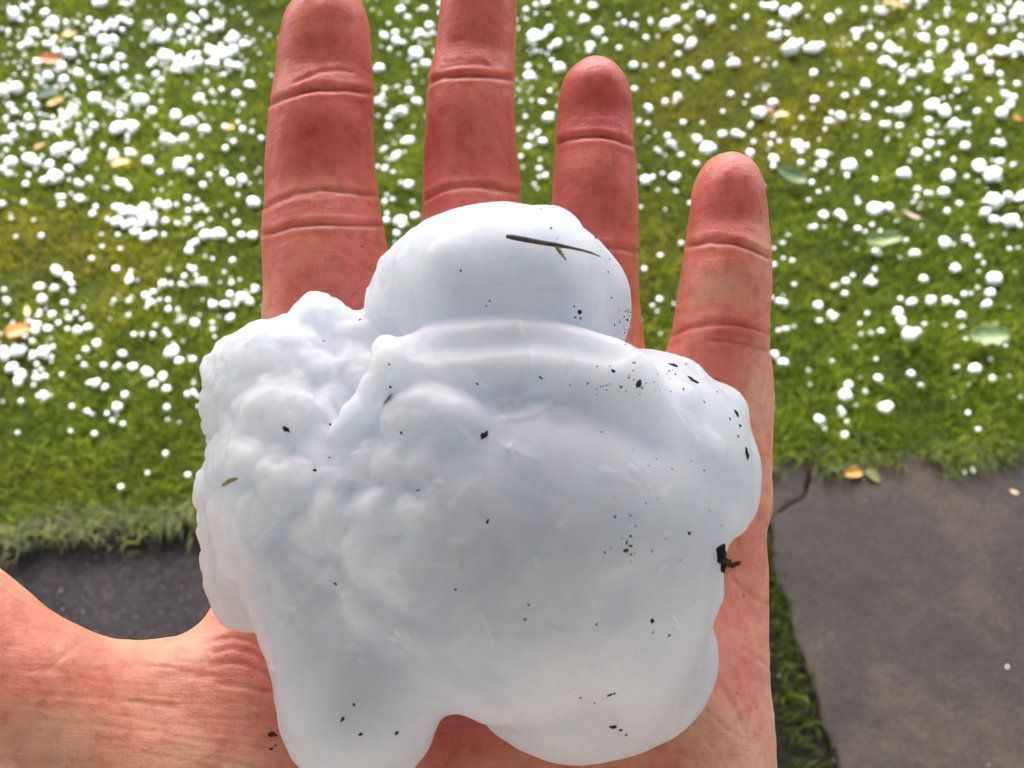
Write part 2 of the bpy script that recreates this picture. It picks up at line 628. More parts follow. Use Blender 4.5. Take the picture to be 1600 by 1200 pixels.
HM = Matrix(((HX[0], HY[0], HZ[0], HO[0]), (HX[1], HY[1], HZ[1], HO[1]), (HX[2], HY[2], HZ[2], HO[2]), (0, 0, 0, 1)))


def mmscale(z): return (D0 - z) / FPX


# ------------------------------------------------------------------ the hand
h = 1.0
gx = np.arange(-165, 85, h); gy = np.arange(-215, 105, h); gz = np.arange(-32, 46, h)
XX, YY, ZZ = [a.astype(np.float32) for a in np.meshgrid(gx, gy, gz, indexing='ij')]
F = np.full(XX.shape, 60.0, np.float32)


def capsule(A, B, ra, rb, sz=1.0):
    A, B = np.array(A, np.float32), np.array(B, np.float32)
    BA = B - A
    ax, ay, az = XX - A[0], YY - A[1], (ZZ - A[2])
    tt = np.clip((ax * BA[0] + ay * BA[1] + az * BA[2]) / (BA @ BA), 0, 1)
    return np.sqrt((ax - tt * BA[0]) ** 2 + (ay - tt * BA[1]) ** 2 + ((az - tt * BA[2]) / sz) ** 2) - (ra + (rb - ra) * tt)


def ellip(c, r, X=None, Y=None, Z=None):
    X = XX if X is None else X; Y = YY if Y is None else Y; Z = ZZ if Z is None else Z
    q = np.sqrt(((X - c[0]) / r[0]) ** 2 + ((Y - c[1]) / r[1]) ** 2 + ((Z - c[2]) / r[2]) ** 2)
    g = np.sqrt(((X - c[0]) / r[0] ** 2) ** 2 + ((Y - c[1]) / r[1] ** 2) ** 2 + ((Z - c[2]) / r[2] ** 2) ** 2) + 1e-6
    return q * (q - 1) / g


def sweep(tab, depth=0.86, tip=None, bulges=(), expo=2.0, tiplen=None):
    """tab rows: py, left px, right px, z centre (mm), top to bottom; tip: py of the finger end"""
    rows = []
    for py, l, r, z in tab:
        a, b = L(l, py, z), L(r, py, z)
        rows.append(((a[1] + b[1]) / 2, (a[0] + b[0]) / 2, (b[0] - a[0]) / 2, z))
    rows = np.array(rows)[::-1]                      # rising y
    y = gy
    cx = np.interp(y, rows[:, 0], rows[:, 1]); wd = np.interp(y, rows[:, 0], rows[:, 2]); cz = np.interp(y, rows[:, 0], rows[:, 3])
    k = np.ones(7) / 7
    def sm(a):
        return np.convolve(np.pad(a, 3, 'edge'), k, 'valid')
    cx, wd, cz = sm(cx), sm(wd), sm(cz)
    hd = wd * depth if not callable(depth) else depth(y, wd)
    up = np.zeros_like(y)
    for py, sig, amp in bulges:                      # palmar pads (+) and joint waists (-)
        yc = L(800, py, 0)[1]
        up += amp * np.exp(-((y - yc) / sig) ** 2)
    out = 0
    if tip is not None:
        yt = L(800, tip, rows[-1, 3])[1]
        ln = tiplen or 10
        s = np.clip((y - (yt - ln)) / ln, 0, 1)
        f = np.sqrt(np.clip(1 - s ** 2.2, 0.0004, 1))
        wd = wd * f; hd = hd * f ** 0.9; up = up * f
        cz = cz - 0.6 * s
        out = np.maximum(y - yt, 0)
    else:
        out = np.maximum(y - rows[-1, 0], 0)
    ylo = rows[0, 0]
    out = out + np.maximum(ylo - y, 0)
    wd = np.maximum(wd, .25); hd = np.maximum(hd, .25)
    dx = (XX - cx[None, :, None]) / wd[None, :, None]
    dz = ZZ - cz[None, :, None]
    hh = np.where(dz > 0, (hd + up)[None, :, None], hd[None, :, None])
    dz = dz / hh
    q = (np.abs(dx) ** expo + np.abs(dz) ** expo) ** (1 / expo)
    d = (q - 1) * np.minimum(wd, hd)[None, :, None]
    if np.ndim(out): d = np.sqrt(np.maximum(d, 0) ** 2 + out[None, :, None] ** 2) * (out[None, :, None] > 0) + d * (out[None, :, None] <= 0)
    return d.astype(np.float32)


index = sweep([(-40, 452, 574, 6), (0, 449, 574, 6), (50, 440, 578, 5.5), (100, 431, 581, 5), (150, 426, 583, 4.5), (200, 420, 582, 4), (260, 416, 586, 3), (310, 413, 592, 2.5), (350, 411, 599, 2), (400, 411, 607, 1), (460, 412, 612, 0), (560, 408, 618, -2), (680, 410, 600, -3)],
              0.88, tip=-26, tiplen=11.5, bulges=[(60, 6, 1.0), (145, 3.0, -0.9), (225, 6, 1.0), (330, 5, -0.7), (450, 9, 1.2)])
middle = sweep([(-70, 690, 806, 7), (0, 688, 808, 7), (50, 683, 808, 6.5), (90, 677, 806, 6), (120, 671, 804, 5.5), (160, 666, 804, 5), (220, 663, 806, 4), (280, 660, 813, 3), (330, 659, 818, 2), (420, 655, 826, 0), (560, 650, 830, -2), (700, 655, 820, -3)],
               0.9, tip=-52, tiplen=11, bulges=[(40, 6, 1.0), (118, 3.0, -0.9), (200, 6, 1.0), (305, 5, -0.7), (420, 9, 1.2)])
ring = sweep([(90, 874, 984, 7), (150, 873, 988, 7), (215, 868, 990, 6), (260, 864, 993, 5.5), (310, 860, 996, 5), (360, 858, 998, 4), (410, 856, 999, 3), (480, 855, 1000, 1), (560, 855, 1010, -1), (680, 860, 1010, -3)],
             0.92, tip=92, tiplen=10.5, bulges=[(165, 5, 0.9), (217, 2.6, -0.8), (300, 6, 0.8), (390, 5, -0.6)])
pinky = sweep([(240, 1083, 1193, 8), (300, 1081, 1195, 8), (350, 1075, 1200, 7.5), (400, 1068, 1203, 7), (450, 1060, 1204, 6), (500, 1051, 1203, 5), (550, 1041, 1201, 4), (600, 1030, 1196, 2), (680, 1020, 1188, 0), (800, 1020, 1180, -2)],
              0.92, tip=240, tiplen=10, bulges=[(315, 5, 0.9), (382, 2.6, -0.8), (450, 5, 0.7), (515, 4, -0.6)])
palm_d = lambda y, wd: np.interp(y, [-215, -110, -85, -40, 0, 15], [24, 17, 14, 13, 11, 8])
palm = sweep([(585, 430, 1165, -2), (615, 408, 1188, -2), (680, 402, 1190, -3), (760, 398, 1192, -3), (850, 392, 1196, -3), (950, 385, 1199, -3), (1050, 380, 1200, -3), (1200, 390, 1200, -3), (1350, 440, 1195, -3), (1500, 500, 1130, -4), (1700, 540, 1090, -6), (2400, 480, 1150, -8)],
             palm_d, expo=2.7)
for f in (index, middle, ring, pinky):
    F = smin(F, f, 2.0)
F = smin(F, palm, 5.0)
del index, middle, ring, pinky, palm
# thumb: metacarpal, phalanges
T0, T1, T2, T3 = L(420, 1420, 4), L(50, 1098, 17), L(-150, 905, 24), L(-300, 760, 26)
F = smin(F, capsule(T0, T1, 17, 13.5), 9)
F = smin(F, capsule(T1, T2, 12.8, 10.6), 4)
F = smin(F, capsule(T2, T3, 10.6, 8.6), 3)
F = smin(F, ellip(L(330, 1290, 5), (30, 27, 17)), 9)                 # thenar
F = smin(F, ellip(L(1045, 1250, 2), (15, 36, 14)), 9)                 # hypothenar
F = smin(F, capsule(L(170, 1098, 8), L(420, 1078, 2), 9.5, 9.5), 7)    # web of the thumb
F = smin(F, capsule(L(372, 1050, 0), L(455, 880, -2), 8.5, 9), 6)
F = smin(F, ellip(L(440, 640, 3), (11, 13, 9)), 7)                    # pads under the fingers
F = smin(F, ellip(L(1102, 720, 3), (9, 15, 9)), 4)
F = smax(F, -ellip(L(770, 960, 34), (40, 45, 27)), 10)                # hollow of the palm
V, Q = surface_nets(F, (gx[0], gy[0], gz[0]), h)
del F
me = subdivided(V, Q, 1, relax=2)
V = get_co(me); N = get_no(me)
px, py = Lpx(V)
front = np.clip(N[:, 2] * 1.6 + 0.1, 0, 1)


def seg_field(pts, z):
    """distance in mm, at surface scale, of each vertex from a pixel polyline"""
    d = np.full(len(V), 1e9)
    s = mmscale(z)
    for (x0, y0), (x1, y1) in zip(pts[:-1], pts[1:]):
        bx, by = x1 - x0, y1 - y0
        tt = np.clip(((px - x0) * bx + (py - y0) * by) / (bx * bx + by * by + 1e-9), 0, 1)
        d = np.minimum(d, np.hypot(px - x0 - tt * bx, py - y0 - tt * by))
    return d * s


creases = [  # polyline, depth mm, half width mm, colour strength
    ([(420, 163), (440, 153), (470, 143), (500, 139), (540, 139), (586, 146)], 0.75, 0.55, .8),
    ([(462, 128), (480, 120), (500, 112), (530, 109), (550, 112)], 0.3, 0.4, .35),
    ([(472, 134), (495, 130), (520, 131)], 0.2, 0.35, .2),
    ([(412, 326), (430, 316), (460, 303), (500, 297), (545, 300), (590, 306)], 0.45, 0.5, .45),
    ([(410, 366), (430, 362), (455, 353), (500, 349), (545, 351), (600, 352)], 0.6, 0.5, .6),
    ([(450, 312), (480, 307), (520, 306)], 0.25, 0.4, .25),
    ([(664, 134), (675, 126), (690, 120), (720, 117), (760, 118), (806, 124)], 0.75, 0.55, .8),
    ([(690, 108), (710, 102), (740, 100), (765, 103)], 0.3, 0.4, .35),
    ([(695, 98), (720, 93), (755, 95)], 0.2, 0.35, .25),
    ([(662, 312), (685, 300), (710, 294), (750, 293), (785, 296), (813, 300)], 0.45, 0.5, .5),
    ([(668, 306), (700, 290), (740, 287), (780, 290)], 0.3, 0.4, .35),
    ([(866, 224), (885, 216), (910, 212), (940, 212), (965, 217), (992, 228)], 0.75, 0.5, .8),
    ([(858, 400), (890, 388), (930, 384), (970, 388), (999, 396)], 0.5, 0.5, .5),
    ([(960, 380), (980, 386), (998, 392)], 0.3, 0.4, .3),
    ([(1068, 385), (1085, 381), (1110, 377), (1145, 379), (1175, 387), (1202, 402)], 0.75, 0.5, .8),
    ([(1095, 370), (1130, 369), (1165, 376)], 0.25, 0.4, .35),
    ([(1050, 524), (1070, 514), (1100, 507), (1140, 506), (1175, 511), (1202, 520)], 0.5, 0.5, .55),
    ([(1100, 499), (1130, 500), (1160, 503)], 0.3, 0.4, .35),
    ([(1105, 530), (1140, 531), (1180, 541), (1200, 548)], 0.4, 0.45, .45),
    ([(1120, 520), (1150, 522), (1175, 528)], 0.25, 0.4, .35),
    ([(1145, 905), (1165, 925), (1190, 940), (1206, 942)], 0.18, 0.45, .22),
    ([(1100, 1030), (1120, 1060), (1145, 1100), (1170, 1160)], 0.12, 0.5, .2),
    ([(1085, 1090), (1110, 1115), (1135, 1140), (1160, 1155)], 0.14, 0.4, .22),
    ([(1075, 1120), (1100, 1150), (1125, 1185)], 0.12, 0.4, .2),
    ([(1160, 1015), (1185, 1030), (1205, 1045)], 0.14, 0.45, .15),
    ([(338, 1002), (365, 996), (392, 1002), (412, 1012)], 0.2, 0.45, .35),
    ([(335, 1020), (365, 1014), (395, 1020), (415, 1032)], 0.2, 0.45, .35),
    ([(330, 1040), (365, 1036), (395, 1043), (418, 1054)], 0.18, 0.45, .3),
    ([(340, 1068), (375, 1072), (420, 1082)], 0.25, 0.5, .25),
    ([(70, 1050), (90, 1030), (118, 1010)], 0.14, 0.7, .12),
    ([(25, 1185), (45, 1130), (80, 1085), (105, 1062)], 0.12, 0.9, .12),
    ([(135, 1200), (150, 1140), (160, 1100)], 0.10, 1.2, .12),
]
disp = np.zeros(len(V)); crease = np.zeros(len(V))
for pts, dep, sg, cs in creases:
    d = seg_field(pts, 8)
    disp -= .8 * dep * np.exp(-(d / sg) ** 2) * front
    disp += dep * 0.28 * np.exp(-((d - 2.2 * sg) / (1.3 * sg)) ** 2) * front
    crease = np.maximum(crease, .7 * cs * np.exp(-(d / (sg * 0.9)) ** 2) * front)
# many fine lines across the thumb base and the side of the palm
rr = random.Random(5)
for i in range(52):
    x0 = rr.uniform(-20, 330); y0 = rr.uniform(1030, 1215); ln = rr.uniform(50, 170); sl = rr.uniform(0.05, 0.22) + (y0 - 1120) * .0006
    pts = [(x0 + k * ln / 4, y0 + k * ln / 4 * sl + rr.uniform(-2, 2)) for k in range(5)]
    d = seg_field(pts, 14)
    disp -= rr.uniform(.04, .12) * np.exp(-(d / .38) ** 2) * front
    crease = np.maximum(crease, rr.uniform(.05, .15) * np.exp(-(d / .45) ** 2) * front)
for (xa, xb, ya, yb) in ((440, 570, 60, 470), (680, 800, 60, 320), (880, 985, 130, 380), (1085, 1195, 300, 590), (1140, 1205, 880, 1200)):
    for i in range(26):
        x0 = rr.uniform(xa, xb); y0 = rr.uniform(ya, yb); ln = rr.uniform(20, 70); vert = rr.random() < .6
        if vert: pts = [(x0 + rr.uniform(-3, 3), y0 + k * ln / 3) for k in range(4)]
        else: pts = [(x0 + k * ln / 3, y0 + rr.uniform(-3, 3)) for k in range(4)]
        d = seg_field(pts, 8)
        disp -= rr.uniform(.02, .07) * np.exp(-(d / .35) ** 2) * front
disp += 0.22 * vnoise(V, 7, 21) + 0.10 * vnoise(V, 2.6, 22)
V = V + N * disp[:, None]
# where blood shows: fingertips, finger sides, between pads
def blob(x, y, sx, sy): return np.exp(-((px - x) / sx) ** 2 - ((py - y) / sy) ** 2)
flush = np.clip(0.62 - (py - 330) / 420, 0.16, 0.66)
flush = np.where((px > 1000) & (py > 200), np.clip(0.42 - (py - 380) / 900, 0.12, 0.5), flush)
for b in ((500, 220, 60, 60, .22), (500, 420, 70, 60, .25), (745, 200, 70, 60, .2), (500, 50, 60, 50, .10), (935, 150, 50, 60, .2), (1140, 320, 50, 55, .35), (1150, 515, 50, 18, .30),
          (500, 500, 80, 60, .2), (560, 1000, 200, 120, .1), (380, 1030, 60, 50, .25), (1140, 1060, 60, 80, .20), (1110, 590, 50, 40, .18), (940, 340, 50, 90, .12), (30, 960, 90, 60, .22), (700, 1150, 60, 60, .5), (1180, 880, 25, 60, .12)):
    flush = flush + b[4] * blob(*b[:4])
flush += 0.12 * vnoise(V, 9, 31)
for b in ((500, 290, 70, 22, .16), (500, 130, 60, 10, .12), (100, 1120, 120, 50, .12), (60, 1170, 90, 40, .10), (745, 310, 60, 14, .15), (1120, 440, 50, 40, .12), (470, 160, 40, 12, .1), (730, 140, 50, 12, .1), (930, 240, 50, 16, .12)):
    flush = flush - b[4] * blob(*b[:4])
# back of the hand is paler
flush = np.where(N[:, 2] < -0.2, 0.25, flush)
me.name = 'hand'
set_co(me, V / 1000)
vval(me, 'flush', np.clip(flush, 0, 1)); vval(me, 'crease', np.clip(crease, 0, .8))
me.polygons.foreach_set('use_smooth', np.ones(len(me.polygons), bool))
hand = link('hand', me, SKIN)
hand.matrix_world = HM
tag(hand, 'open hand with spread fingers holding the huge lumpy hailstone in its palm', 'hand')
print('hand verts', len(V))


def blobmesh(name, r=(1, 1, 1), sub=2, amp=0.15, seed=0, freq=1.2):
    import bmesh
    bm = bmesh.new(); bmesh.ops.create_icosphere(bm, subdivisions=sub, radius=1)
    me = bpy.data.meshes.new(name); bm.to_mesh(me); bm.free()
    V = get_co(me)
    V = V * (1 + amp * vnoise(V, freq, seed) + amp * .4 * vnoise(V, freq * .4, seed + 1))[:, None] * np.array(r)
    set_co(me, V)
    me.polygons.foreach_set('use_smooth', np.ones(len(me.polygons), bool))
    return me


# nails on the back of the fingers
for (cx_, cy_, z_, wv) in ((512, 20, -2.5, 6.2), (750, -5, -2.5, 6.4), (930, 135, -1.5, 5.8), (1138, 280, -0.2, 5.2)):
    c = L(cx_, cy_, z_)
    nm = blobmesh('fingernail', (wv, 6.8, 2.0), 2, 0.0)
    o = link('fingernail', nm, NAIL, hand)
    o.location = (c / 1000 + np.array([0, 0, -0.0035])).tolist(); o.scale = (.001,) * 3

# ------------------------------------------------------------------ the big hailstone
h = 0.8
gx = np.arange(-58, 56, h); gy = np.arange(-88, 48, h); gz = np.arange(-8, 74, h)
XX, YY, ZZ = [a.astype(np.float32) for a in np.meshgrid(gx, gy, gz, indexing='ij')]


def E(pxx, pyy, z, rx, ry, rz): return ellip(L(pxx, pyy, z), (rx, ry, rz))


B = E(800, 818, 30, 39, 29, 27)
B = smin(B, E(1003, 735, 27, 19.6, 21, 20), 6)
B = smin(B, E(975, 925, 26, 15.4, 21, 18), 4)
B = smin(B, E(474, 760, 28, 16.3, 22, 19), 6)
B = smin(B, E(800, 950, 31, 21, 17.5, 18), 6)
top = smin(E(785, 474, 31, 22, 16.8, 21), E(925, 488, 26, 7.0, 10, 11), 4)
top = smin(top, E(640, 500, 27, 7.5, 10, 12), 5)
top = smin(top, E(850, 372, 24, 8, 5.6, 8), 4)
B = smin(B, top, 2.2)
B = smin(B, E(560, 1068, 26, 14.2, 17.0, 17), 5)
B = smin(B, E(500, 950, 27, 11, 12, 16), 5)
B = smin(B, E(918, 1022, 17, 23.8, 17.8, 16), 3.5)
B = smin(B, E(430, 605, 28, 12.5, 11.5, 14), 4)
for e in ((492, 503, 30, 5.4, 4.4, 6), (548, 540, 30, 5, 4.8, 7), (440, 540, 28, 6, 4.5, 7), (352, 650, 26, 4.8, 6.2, 8), (362, 590, 26, 5, 4, 7), (348, 770, 26, 4.4, 5.5, 8), (338, 848, 24, 3.8, 5, 7), (352, 905, 24, 3.9, 5, 7),
          (375, 952, 24, 4.5, 3.6, 6), (1170, 745, 24, 3.5, 8, 6), (1135, 650, 24, 5, 6, 7), (1060, 595, 25, 6, 4, 7), (1112, 800, 20, 6, 6, 7)):
    B = smin(B, E(*e), 3)
B = smax(B, -ellip(L(1166, 888, 26), (5.6, 4.6, 34)), 2.5)               # notch with the dirt
B = smax(B, -ellip(L(718, 1163, 20), (2.7, 5.8, 22)), 3)               # gap between the two lower lobes


def front_point(Fg, pxx, pyy):
    """walk the photo ray from the camera side until it meets the surface"""
    for z in np.arange(gz[-1] - 1, gz[0] + 1, -0.25):
        p = L(pxx, pyy, z)
        i = ((p - np.array([gx[0], gy[0], gz[0]])) / h)
        if (i < 0).any() or (i >= np.array(Fg.shape) - 1).any(): continue
        a = np.floor(i).astype(int); f = i - a
        c = Fg[a[0]:a[0] + 2, a[1]:a[1] + 2, a[2]:a[2] + 2]
        v = np.einsum('ijk,i,j,k', c, [1 - f[0], f[0]], [1 - f[1], f[1]], [1 - f[2], f[2]])
        if v < 0: return p
    return None


def local_add(Fg, c, r, k, sign=1):
    """smooth-union a small ellipsoid inside its own window"""
    R = max(r) + k + 2
    sl = tuple(slice(max(0, int((c[i] - R - g[0]) / h)), max(1, int((c[i] + R - g[0]) / h) + 1)) for i, g in enumerate((gx, gy, gz)))
    e = ellip(c, r, XX[sl], YY[sl], ZZ[sl])
    Fg[sl] = smin(Fg[sl], e, k) if sign > 0 else smax(Fg[sl], -e, k)


def ridge(Fg, pts, r, k, rise=0.0, sign=1):
    base = Fg.copy()
    pts = np.array(pts, float)
    for (x0, y0), (x1, y1) in zip(pts[:-1], pts[1:]):
        n = max(2, int(math.hypot(x1 - x0, y1 - y0) / 8))
        for i in range(n):
            p = front_point(base, x0 + (x1 - x0) * i / n, y0 + (y1 - y0) * i / n)
            if p is not None: local_add(Fg, p + np.array([0, 0, rise]), (r, r, r * .8), k, sign)


# rolls below the top lobe, the flap and the knobs on the left side
ridge(B, [(630, 600), (710, 582), (790, 575), (880, 582), (990, 612)], 3.6, 6.0, -1.0)
ridge(B, [(625, 665), (665, 645), (705, 652), (740, 668)], 2.4, 2.6, -0.2)
ridge(B, [(590, 530), (660, 540), (760, 528), (840, 524), (920, 535), (975, 550)], 1.3, 2.2, 0.8, -1)
ridge(B, [(604, 548), (606, 570), (596, 605), (572, 640), (540, 668), (515, 682)], 2.0, 1.3, 0.7)
ridge(B, [(575, 575), (556, 612), (520, 642)], 1.2, 2.6, 1.3, -1)
for q_ in ((560, 560), (552, 595), (565, 590)):
    p = front_point(B, *q_)
    local_add(B, p + np.array([0, 0, -1.6]), (4, 4, 3.4), 4)
for (x, y, r, rise) in ((482, 655, 3.2, .8), (425, 745, 3.6, .8), (402, 800, 3.0, .9), (462, 762, 2.8, .3), (500, 735, 2.6, .2), (560, 945, 3.2, .4), (540, 990, 2.6, .3), (610, 720, 2.6, .4), (660, 740, 3.0, .1),
                        (680, 690, 2.0, .3), (385, 840, 2.4, .6), (430, 870, 3.0, .2), (480, 590, 4.0, .2), (400, 640, 4.2, .2), (560, 870, 3.0, 0), (620, 900, 3.4, 0), (470, 830, 3.2, .2),
                        (520, 800, 3.4, .1), (375, 720, 3.0, .5), (455, 550, 3.4, .3), (440, 915, 2.6, .3), (350, 880, 2.2, .4), (640, 990, 2.6, .1), (520, 1030, 2.4, .1), (1080, 620, 2.6, .3), (1120, 700, 3.0, .1),
                        (900, 420, 2.6, .1), (930, 470, 2.4, .2), (655, 800, 3, -.2), (590, 790, 2.8, 0), (700, 400, 4, -.5)):
    p = front_point(B, x, y)
    if p is not None: local_add(B, p + np.array([0, 0, rise * .9 - r * .52]), (r * 1.05, r * 1.05, r * .8), 1.5)
for (x, y, r) in ((450, 700, 2.6), (510, 700, 2.2), (395, 690, 2.2), (470, 790, 1.8), (540, 760, 2.2), (590, 690, 1.8), (505, 880, 2.2), (420, 825, 1.8), (600, 850, 2.0), (590, 950, 1.8), (500, 930, 1.8), (640, 765, 1.8), (980, 960, 5), (1030, 690, 3)):
    p = front_point(B, x, y)
    if p is not None: local_add(B, p + np.array([0, 0, r * .8]), (r, r, r), 2.6, -1)
V, Q = surface_nets(B, (gx[0], gy[0], gz[0]), h)
me = subdivided(V, Q, 1, relax=2)
V = get_co(me); N = get_no(me)
px, py = Lpx(V)
front = np.clip(N[:, 2] * 2, 0, 1)
rough_side = 1 / (1 + np.exp((px - 620) / 45.0)) * np.clip(1 - (py - 860) / 160, .15, 1) * (1 - .7 * np.exp(-((px - 603) / 22) ** 2 - ((py - 610) / 45) ** 2))
disp = 0.45 * vnoise(V, 13, 41) + (0.10 + 0.42 * rough_side) * vnoise(V, 5.5, 42) + (0.07 + .26 * rough_side) * vnoise(V, 2.4, 43) + (.025 + .07 * rough_side) * vnoise(V, 1.1, 44)
# flat flakes and cracks that catch the light
for pts, dep, sg in (([(948, 735), (975, 745), (1000, 762)], .45, .45), ([(1022, 762), (1028, 785)], .35, .4), ([(862, 978), (890, 992), (908, 1002), (902, 985)], .5, .4), ([(1075, 765), (1076, 780)], .3, .35),
                     ([(786, 630), (830, 612), (872, 605)], .5, .5), ([(800, 655), (840, 650), (872, 625)], .5, .4), ([(1045, 620), (1070, 650), (1095, 690)], .5, .6), ([(800, 700), (822, 712), (848, 720)], .35, .4),
                     ([(705, 845), (725, 846), (738, 838)], .4, .4), ([(780, 690), (798, 706), (802, 695)], .35, .4), ([(838, 440), (870, 432), (905, 430)], .5, .5), ([(850, 455), (890, 460), (925, 478)], .45, .6),
                     ([(930, 640), (960, 632), (1000, 640)], .45, .7), ([(1060, 940), (1090, 936)], .35, .5), ([(545, 450), (590, 455)], .2, .6), ([(470, 1030), (485, 1024), (495, 1032)], .4, .5),
                     ([(700, 520), (760, 512), (820, 512)], .3, .9), ([(895, 560), (895, 600)], .35, .4), ([(880, 1070), (890, 1078), (900, 1072)], .35, .4), ([(1010, 570), (1035, 590), (1040, 615)], .3, .5), ([(1135, 800), (1158, 795), (1165, 808)], .35, .4)):
    d = seg_field(pts, 45)
    disp += dep * np.exp(-(d / sg) ** 2) * front
def worley(P, cell, seed):
    r = np.random.default_rng(seed); T = r.random((24, 24, 24, 3))
    q = P / cell + 50.0; i0 = np.floor(q).astype(int); best = np.full(len(P), 9.0)
    for a in (-1, 0, 1):
        for b in (-1, 0, 1):
            for c in (-1, 0, 1):
                k = i0 + np.array([a, b, c]); j = T[k[:, 0] % 24, k[:, 1] % 24, k[:, 2] % 24]
                best = np.minimum(best, np.linalg.norm(k + j - q, axis=1))
    return best


knob = (1 - np.clip(worley(V + 1.2 * np.stack([vnoise(V, 4, 101), vnoise(V, 4, 102), vnoise(V, 4, 103)], 1), 4.3, 5), 0, 1) ** 2)
knob2 = (1 - np.clip(worley(V, 2.2, 6), 0, 1) ** 2)
patch = np.clip(.5 + vnoise(V, 11, 104), 0, 1)
disp += rough_side * (1.5 * (knob - .5) + .75 * patch * (knob2 - .5)) + (1 - rough_side) * ((.12 + .6 * np.exp(-((py - 620) / 60.0) ** 2)) * patch * (knob - .5) + .28 * patch * (knob2 - .5) * np.exp(-((py - 640) / 90.0) ** 2))
frost = np.zeros(len(V))
rs_ = random.Random(31)
for i in range(70):
    x0, y0 = rs_.uniform(360, 1150), rs_.uniform(360, 1120)
    a_ = rs_.choice((-.5, .35, .9, 2.3)) + rs_.uniform(-.4, .4); ln = rs_.choice((6, 9, 14, 20, 45)) * rs_.uniform(.7, 1.3)
    pts = [(x0, y0), (x0 + ln * .5 * math.cos(a_), y0 + ln * .5 * math.sin(a_) + rs_.uniform(-3, 3)), (x0 + ln * math.cos(a_), y0 + ln * math.sin(a_))]
    d = seg_field(pts, 45); e_ = np.exp(-(d / .3) ** 2) * front
    disp += rs_.uniform(.1, .5) * e_; frost = np.maximum(frost, e_ * rs_.uniform(.1, .7))
V = V + N * disp[:, None]
me.name = 'hailstone'
vval(me, 'frost', np.clip(frost + .35 * rough_side * (knob - .55), 0, 1))
xm = L(752, 700, 25)[0]
V[:, 0] = xm + (V[:, 0] - xm) * .972
set_co(me, V / 1000)
me.polygons.foreach_set('use_smooth', np.ones(len(me.polygons), bool))
stone = link('giant_hailstone', me, ICE)
stone.matrix_world = HM
tag(stone, 'huge lumpy milky white hailstone lying in the open palm', 'hailstone')
print('stone verts', len(V))
dg = bpy.context.evaluated_depsgraph_get()


def hit(obj, pxx, pyy):
    """surface point and normal (local metres) where the photo pixel meets the object"""
    a, b = (pxx - 800) / FPX, (600 - pyy) / FPX
    inv = HM.inverted()
    o = inv @ Vector(CAM.tolist())
    d = (inv.to_3x3() @ Vector((C_F + a * C_R + b * C_U).tolist())).normalized()
    ok, loc, nrm, _ = obj.ray_cast(o, d)
    return (np.array(loc), np.array(nrm)) if ok else (None, None)


bpy.context.view_layer.update()


def speck(pxx, pyy, lx, ly, ang, obj, seed, thick=0.35):
    """a flattened crumb lying on the surface; lx, ly in px"""
    c, n = hit(obj, pxx, pyy)
    if c is None: return None
    n = Vector(n.tolist()); s = mmscale(40) / 1000
    t = Vector((math.cos(ang), math.sin(ang), 0)); t = (t - n * t.dot(n)).normalized(); u = n.cross(t)
    me = blobmesh('crumb', (1, 1, 1), 3 if max(lx, ly) > 9 else 1, 0.6, seed, 0.55)
    V = get_co(me)
    rx, ry = lx * s / 2, ly * s / 2
    M = np.array([t, u, n]).T
    W = (V * np.array([rx, ry, min(rx, ry) * thick * 2])) @ M.T + c + np.array(n) * min(rx, ry) * .25
    F_ = [tuple(p.vertices) for p in me.polygons]
    bpy.data.meshes.remove(me)
    return W, F_


def join_specks(name, lst, mat, parent, kind=None):
    Vs, Fs, k = [], [], 0
    for it in lst:
        if it is None: continue
        Vs.append(it[0]); Fs += [tuple(i + k for i in f) for f in it[1]]; k += len(it[0])
    me = mesh_np(name, np.concatenate(Vs), None, Fs)
    o = link(name, me, mat, parent)
    if kind: o['kind'] = kind
    return o


